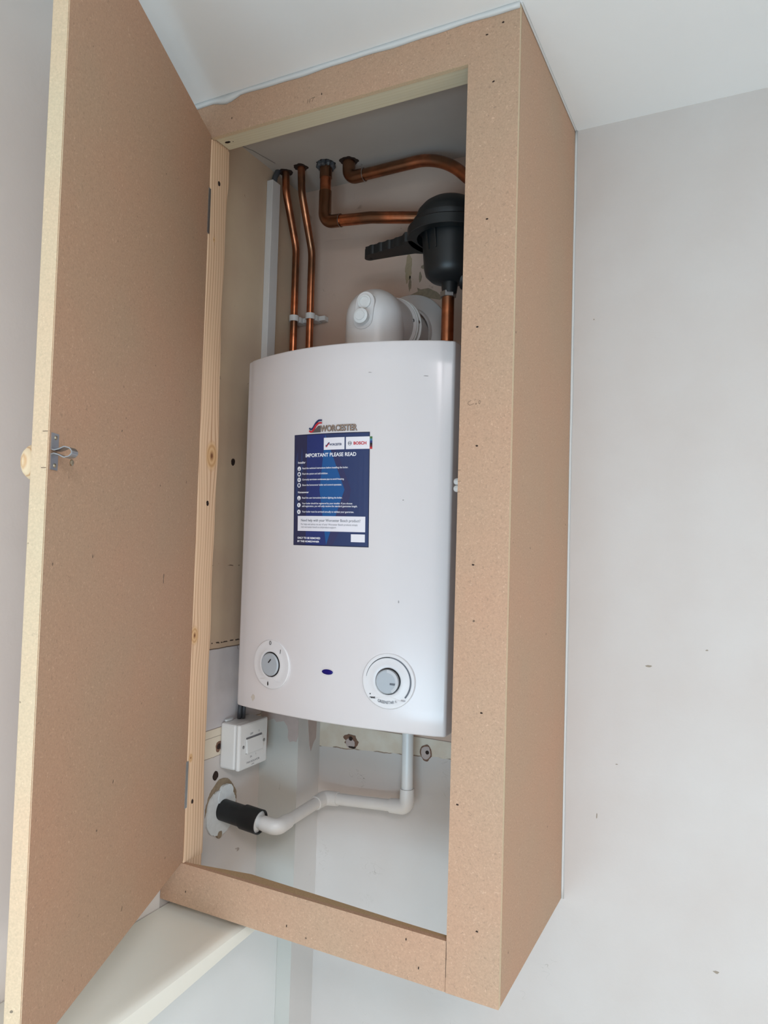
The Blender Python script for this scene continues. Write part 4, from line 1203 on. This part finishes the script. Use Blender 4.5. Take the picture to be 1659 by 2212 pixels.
# black lagging stub coming out of the wall
dv = (V4-V3).normalized(); st = V3+dv*0.036
bm = bmesh.new(); L = (V4-st).length
lathe(bm, [(0.0190, L), (0.0190, 0.040), (0.0215, 0.036), (0.0215, 0.0), (0.0195, 0.0), (0.0190, 0.018), (0.0, 0.018)], st, dv, 36)
fin(bm, 'lagging_sleeve', M['blackpipe'], cd, smooth=True, auto=40, label='black plastic sleeve at the wall')
bm = bmesh.new(); lathe(bm, [(0.0108, 0.003), (0.0192, 0.0045), (0.0192, 0.012), (0.0108, 0.012)], st, dv, 36)
fin(bm, 'inner_rim', M['plastic'], cd, smooth=True, auto=40)

# ------------------------------------------------------------------ wall damage: filler, holes, bare plaster
LW = lambda y0, z0: (lambda a, b, d: (XL+d, y0+a, z0+b))
patch('dirty_ring', LW(-0.193, 0.104), blob_pts(0.044, 0.050, 44, 0.12, 11), 0.0008, M['dirt'], wall_left)
patch('filler_patch', LW(-0.196, 0.096), blob_pts(0.041, 0.042, 36, 0.16, 12), 0.0045, M['filler'], wall_left)
patch('filler_patch', LW(-0.186, 0.122), blob_pts(0.020, 0.022, 18, 0.35, 13), 0.0065, M['filler'], wall_left)
patch('loose_plug', LW(-0.199, 0.056), blob_pts(0.0060, 0.0070, 8, 0.3, 14), 0.0050, M['dirt'], wall_left)
def wall_hole(fn, rx, rz, seed, parent, halo=0.0):
    if halo: patch('chipped_plaster', fn, blob_pts(rx*halo, rz*halo, 16, 0.5, seed+1), 0.0006, M['burr'], parent)
    patch('drill_hole', fn, blob_pts(rx, rz, 14, 0.25, seed), 0.0009, M['hole'], parent)
wall_hole(LW(-0.2123, 0.1650), 0.0072, 0.0085, 21, wall_left)
wall_hole(LW(-0.2063, 0.2166), 0.0048, 0.0055, 22, wall_left, 1.7)
wall_hole(LW(-0.1957, 0.7403), 0.0052, 0.0066, 23, wall_left)
BW = lambda x0, z0: (lambda a, b, d: (x0+a, -d, z0+b))
patch('chipped_plaster', BW(-0.4190, 0.2035), blob_pts(0.0170, 0.0120, 18, 0.6, 31), 0.0007, M['burr'], wall_back)
patch('wall_plug', BW(-0.4205, 0.1990), blob_pts(0.0110, 0.0095, 14, 0.4, 32), 0.0013, M['plaster'], wall_back)
patch('drill_hole', BW(-0.4195, 0.2080), blob_pts(0.0042, 0.0040, 12, 0.2, 33), 0.0018, M['hole'], wall_back)
patch('drill_hole', BW(-0.4160, 0.1915), blob_pts(0.0080, 0.0020, 12, 0.4, 36), 0.0018, M['hole'], wall_back)
patch('chipped_plaster', BW(-0.2577, 0.2053), blob_pts(0.0120, 0.0150, 18, 0.35, 34), 0.0007, M['burr'], wall_back)
patch('wall_plug', BW(-0.2577, 0.2053), blob_pts(0.0095, 0.0125, 18, 0.4, 37), 0.0012, M['plaster'], wall_back)
patch('drill_hole', BW(-0.2545, 0.2065), blob_pts(0.0036, 0.0036, 12, 0.2, 35), 0.0018, M['hole'], wall_back)
# peeled paint above the flue collar
patch('torn_plaster', BW(-0.2900, 1.0880), [(-0.030, -0.004), (-0.010, 0.002), (-0.012, 0.010), (-0.004, 0.005), (0.012, 0.006), (0.030, -0.004), (0.044, -0.018), (0.036, -0.020), (0.0, -0.010)], 0.0006, M['dirt'], wall_back)
for i, (x, z, rx, rz) in enumerate([(-0.322, 1.140, 0.007, 0.030), (-0.296, 1.118, 0.003, 0.010), (-0.286, 1.138, 0.009, 0.004), (-0.318, 1.108, 0.003, 0.014)]):
    patch('paint_scar', BW(x, z), blob_pts(rx, rz, 18, 0.7, 60+i), 0.0003, plain('scar_%d' % i, (176, 156, 126), 0.8, var=0.15, scale=200) if i == 0 else M['dirt'], wall_back)
# bare plaster patches at the top of the boxing
BF = lambda x0, z0: (lambda a, b, d: (x0+a, -0.0795-d, z0+b))
BS = lambda y0, z0: (lambda a, b, d: (-0.4918+d, y0+a, z0+b))
patch('bare_plaster', BF(-0.5560, 0.2300), [(-0.020, -0.060), (-0.010, -0.062), (-0.006, -0.020), (-0.010, 0.010), (0.006, 0.016), (0.012, 0.010), (0.030, 0.014), (0.038, 0.006), (0.041, -0.004), (0.040, -0.016), (0.045, -0.024), (0.054, -0.021), (0.060, -0.022), (0.064, -0.010), (0.064, 0.054), (-0.025, 0.054)], 0.0007, M['plaster'], boxing)
patch('bare_plaster', BS(-0.0320, 0.2200), [(-0.012, 0.0), (-0.008, -0.026), (-0.002, -0.040), (0.008, -0.024), (0.016, -0.018), (0.018, 0.030), (-0.016, 0.030)], 0.0007, M['plaster'], boxing)
# small scuffs on the room wall to the right of the cupboard
for i, (x, z, rx, rz) in enumerate([(0.1361, 0.4073, 0.0050, 0.0018), (0.0383, 0.9961, 0.0010, 0.0012), (0.0570, 0.1497, 0.0010, 0.0045), (0.2417, -0.054, 0.0040, 0.0020), (0.2237, 0.4412, 0.0022, 0.0010), (0.0880, 0.240, 0.0018, 0.0008)]):
    patch('scuff_mark', BW(x, z), blob_pts(rx, rz, 10, 0.8, 80+i), 0.0002, plain('scuff_%d' % i, (150, 140, 126), 0.8), wall_back)
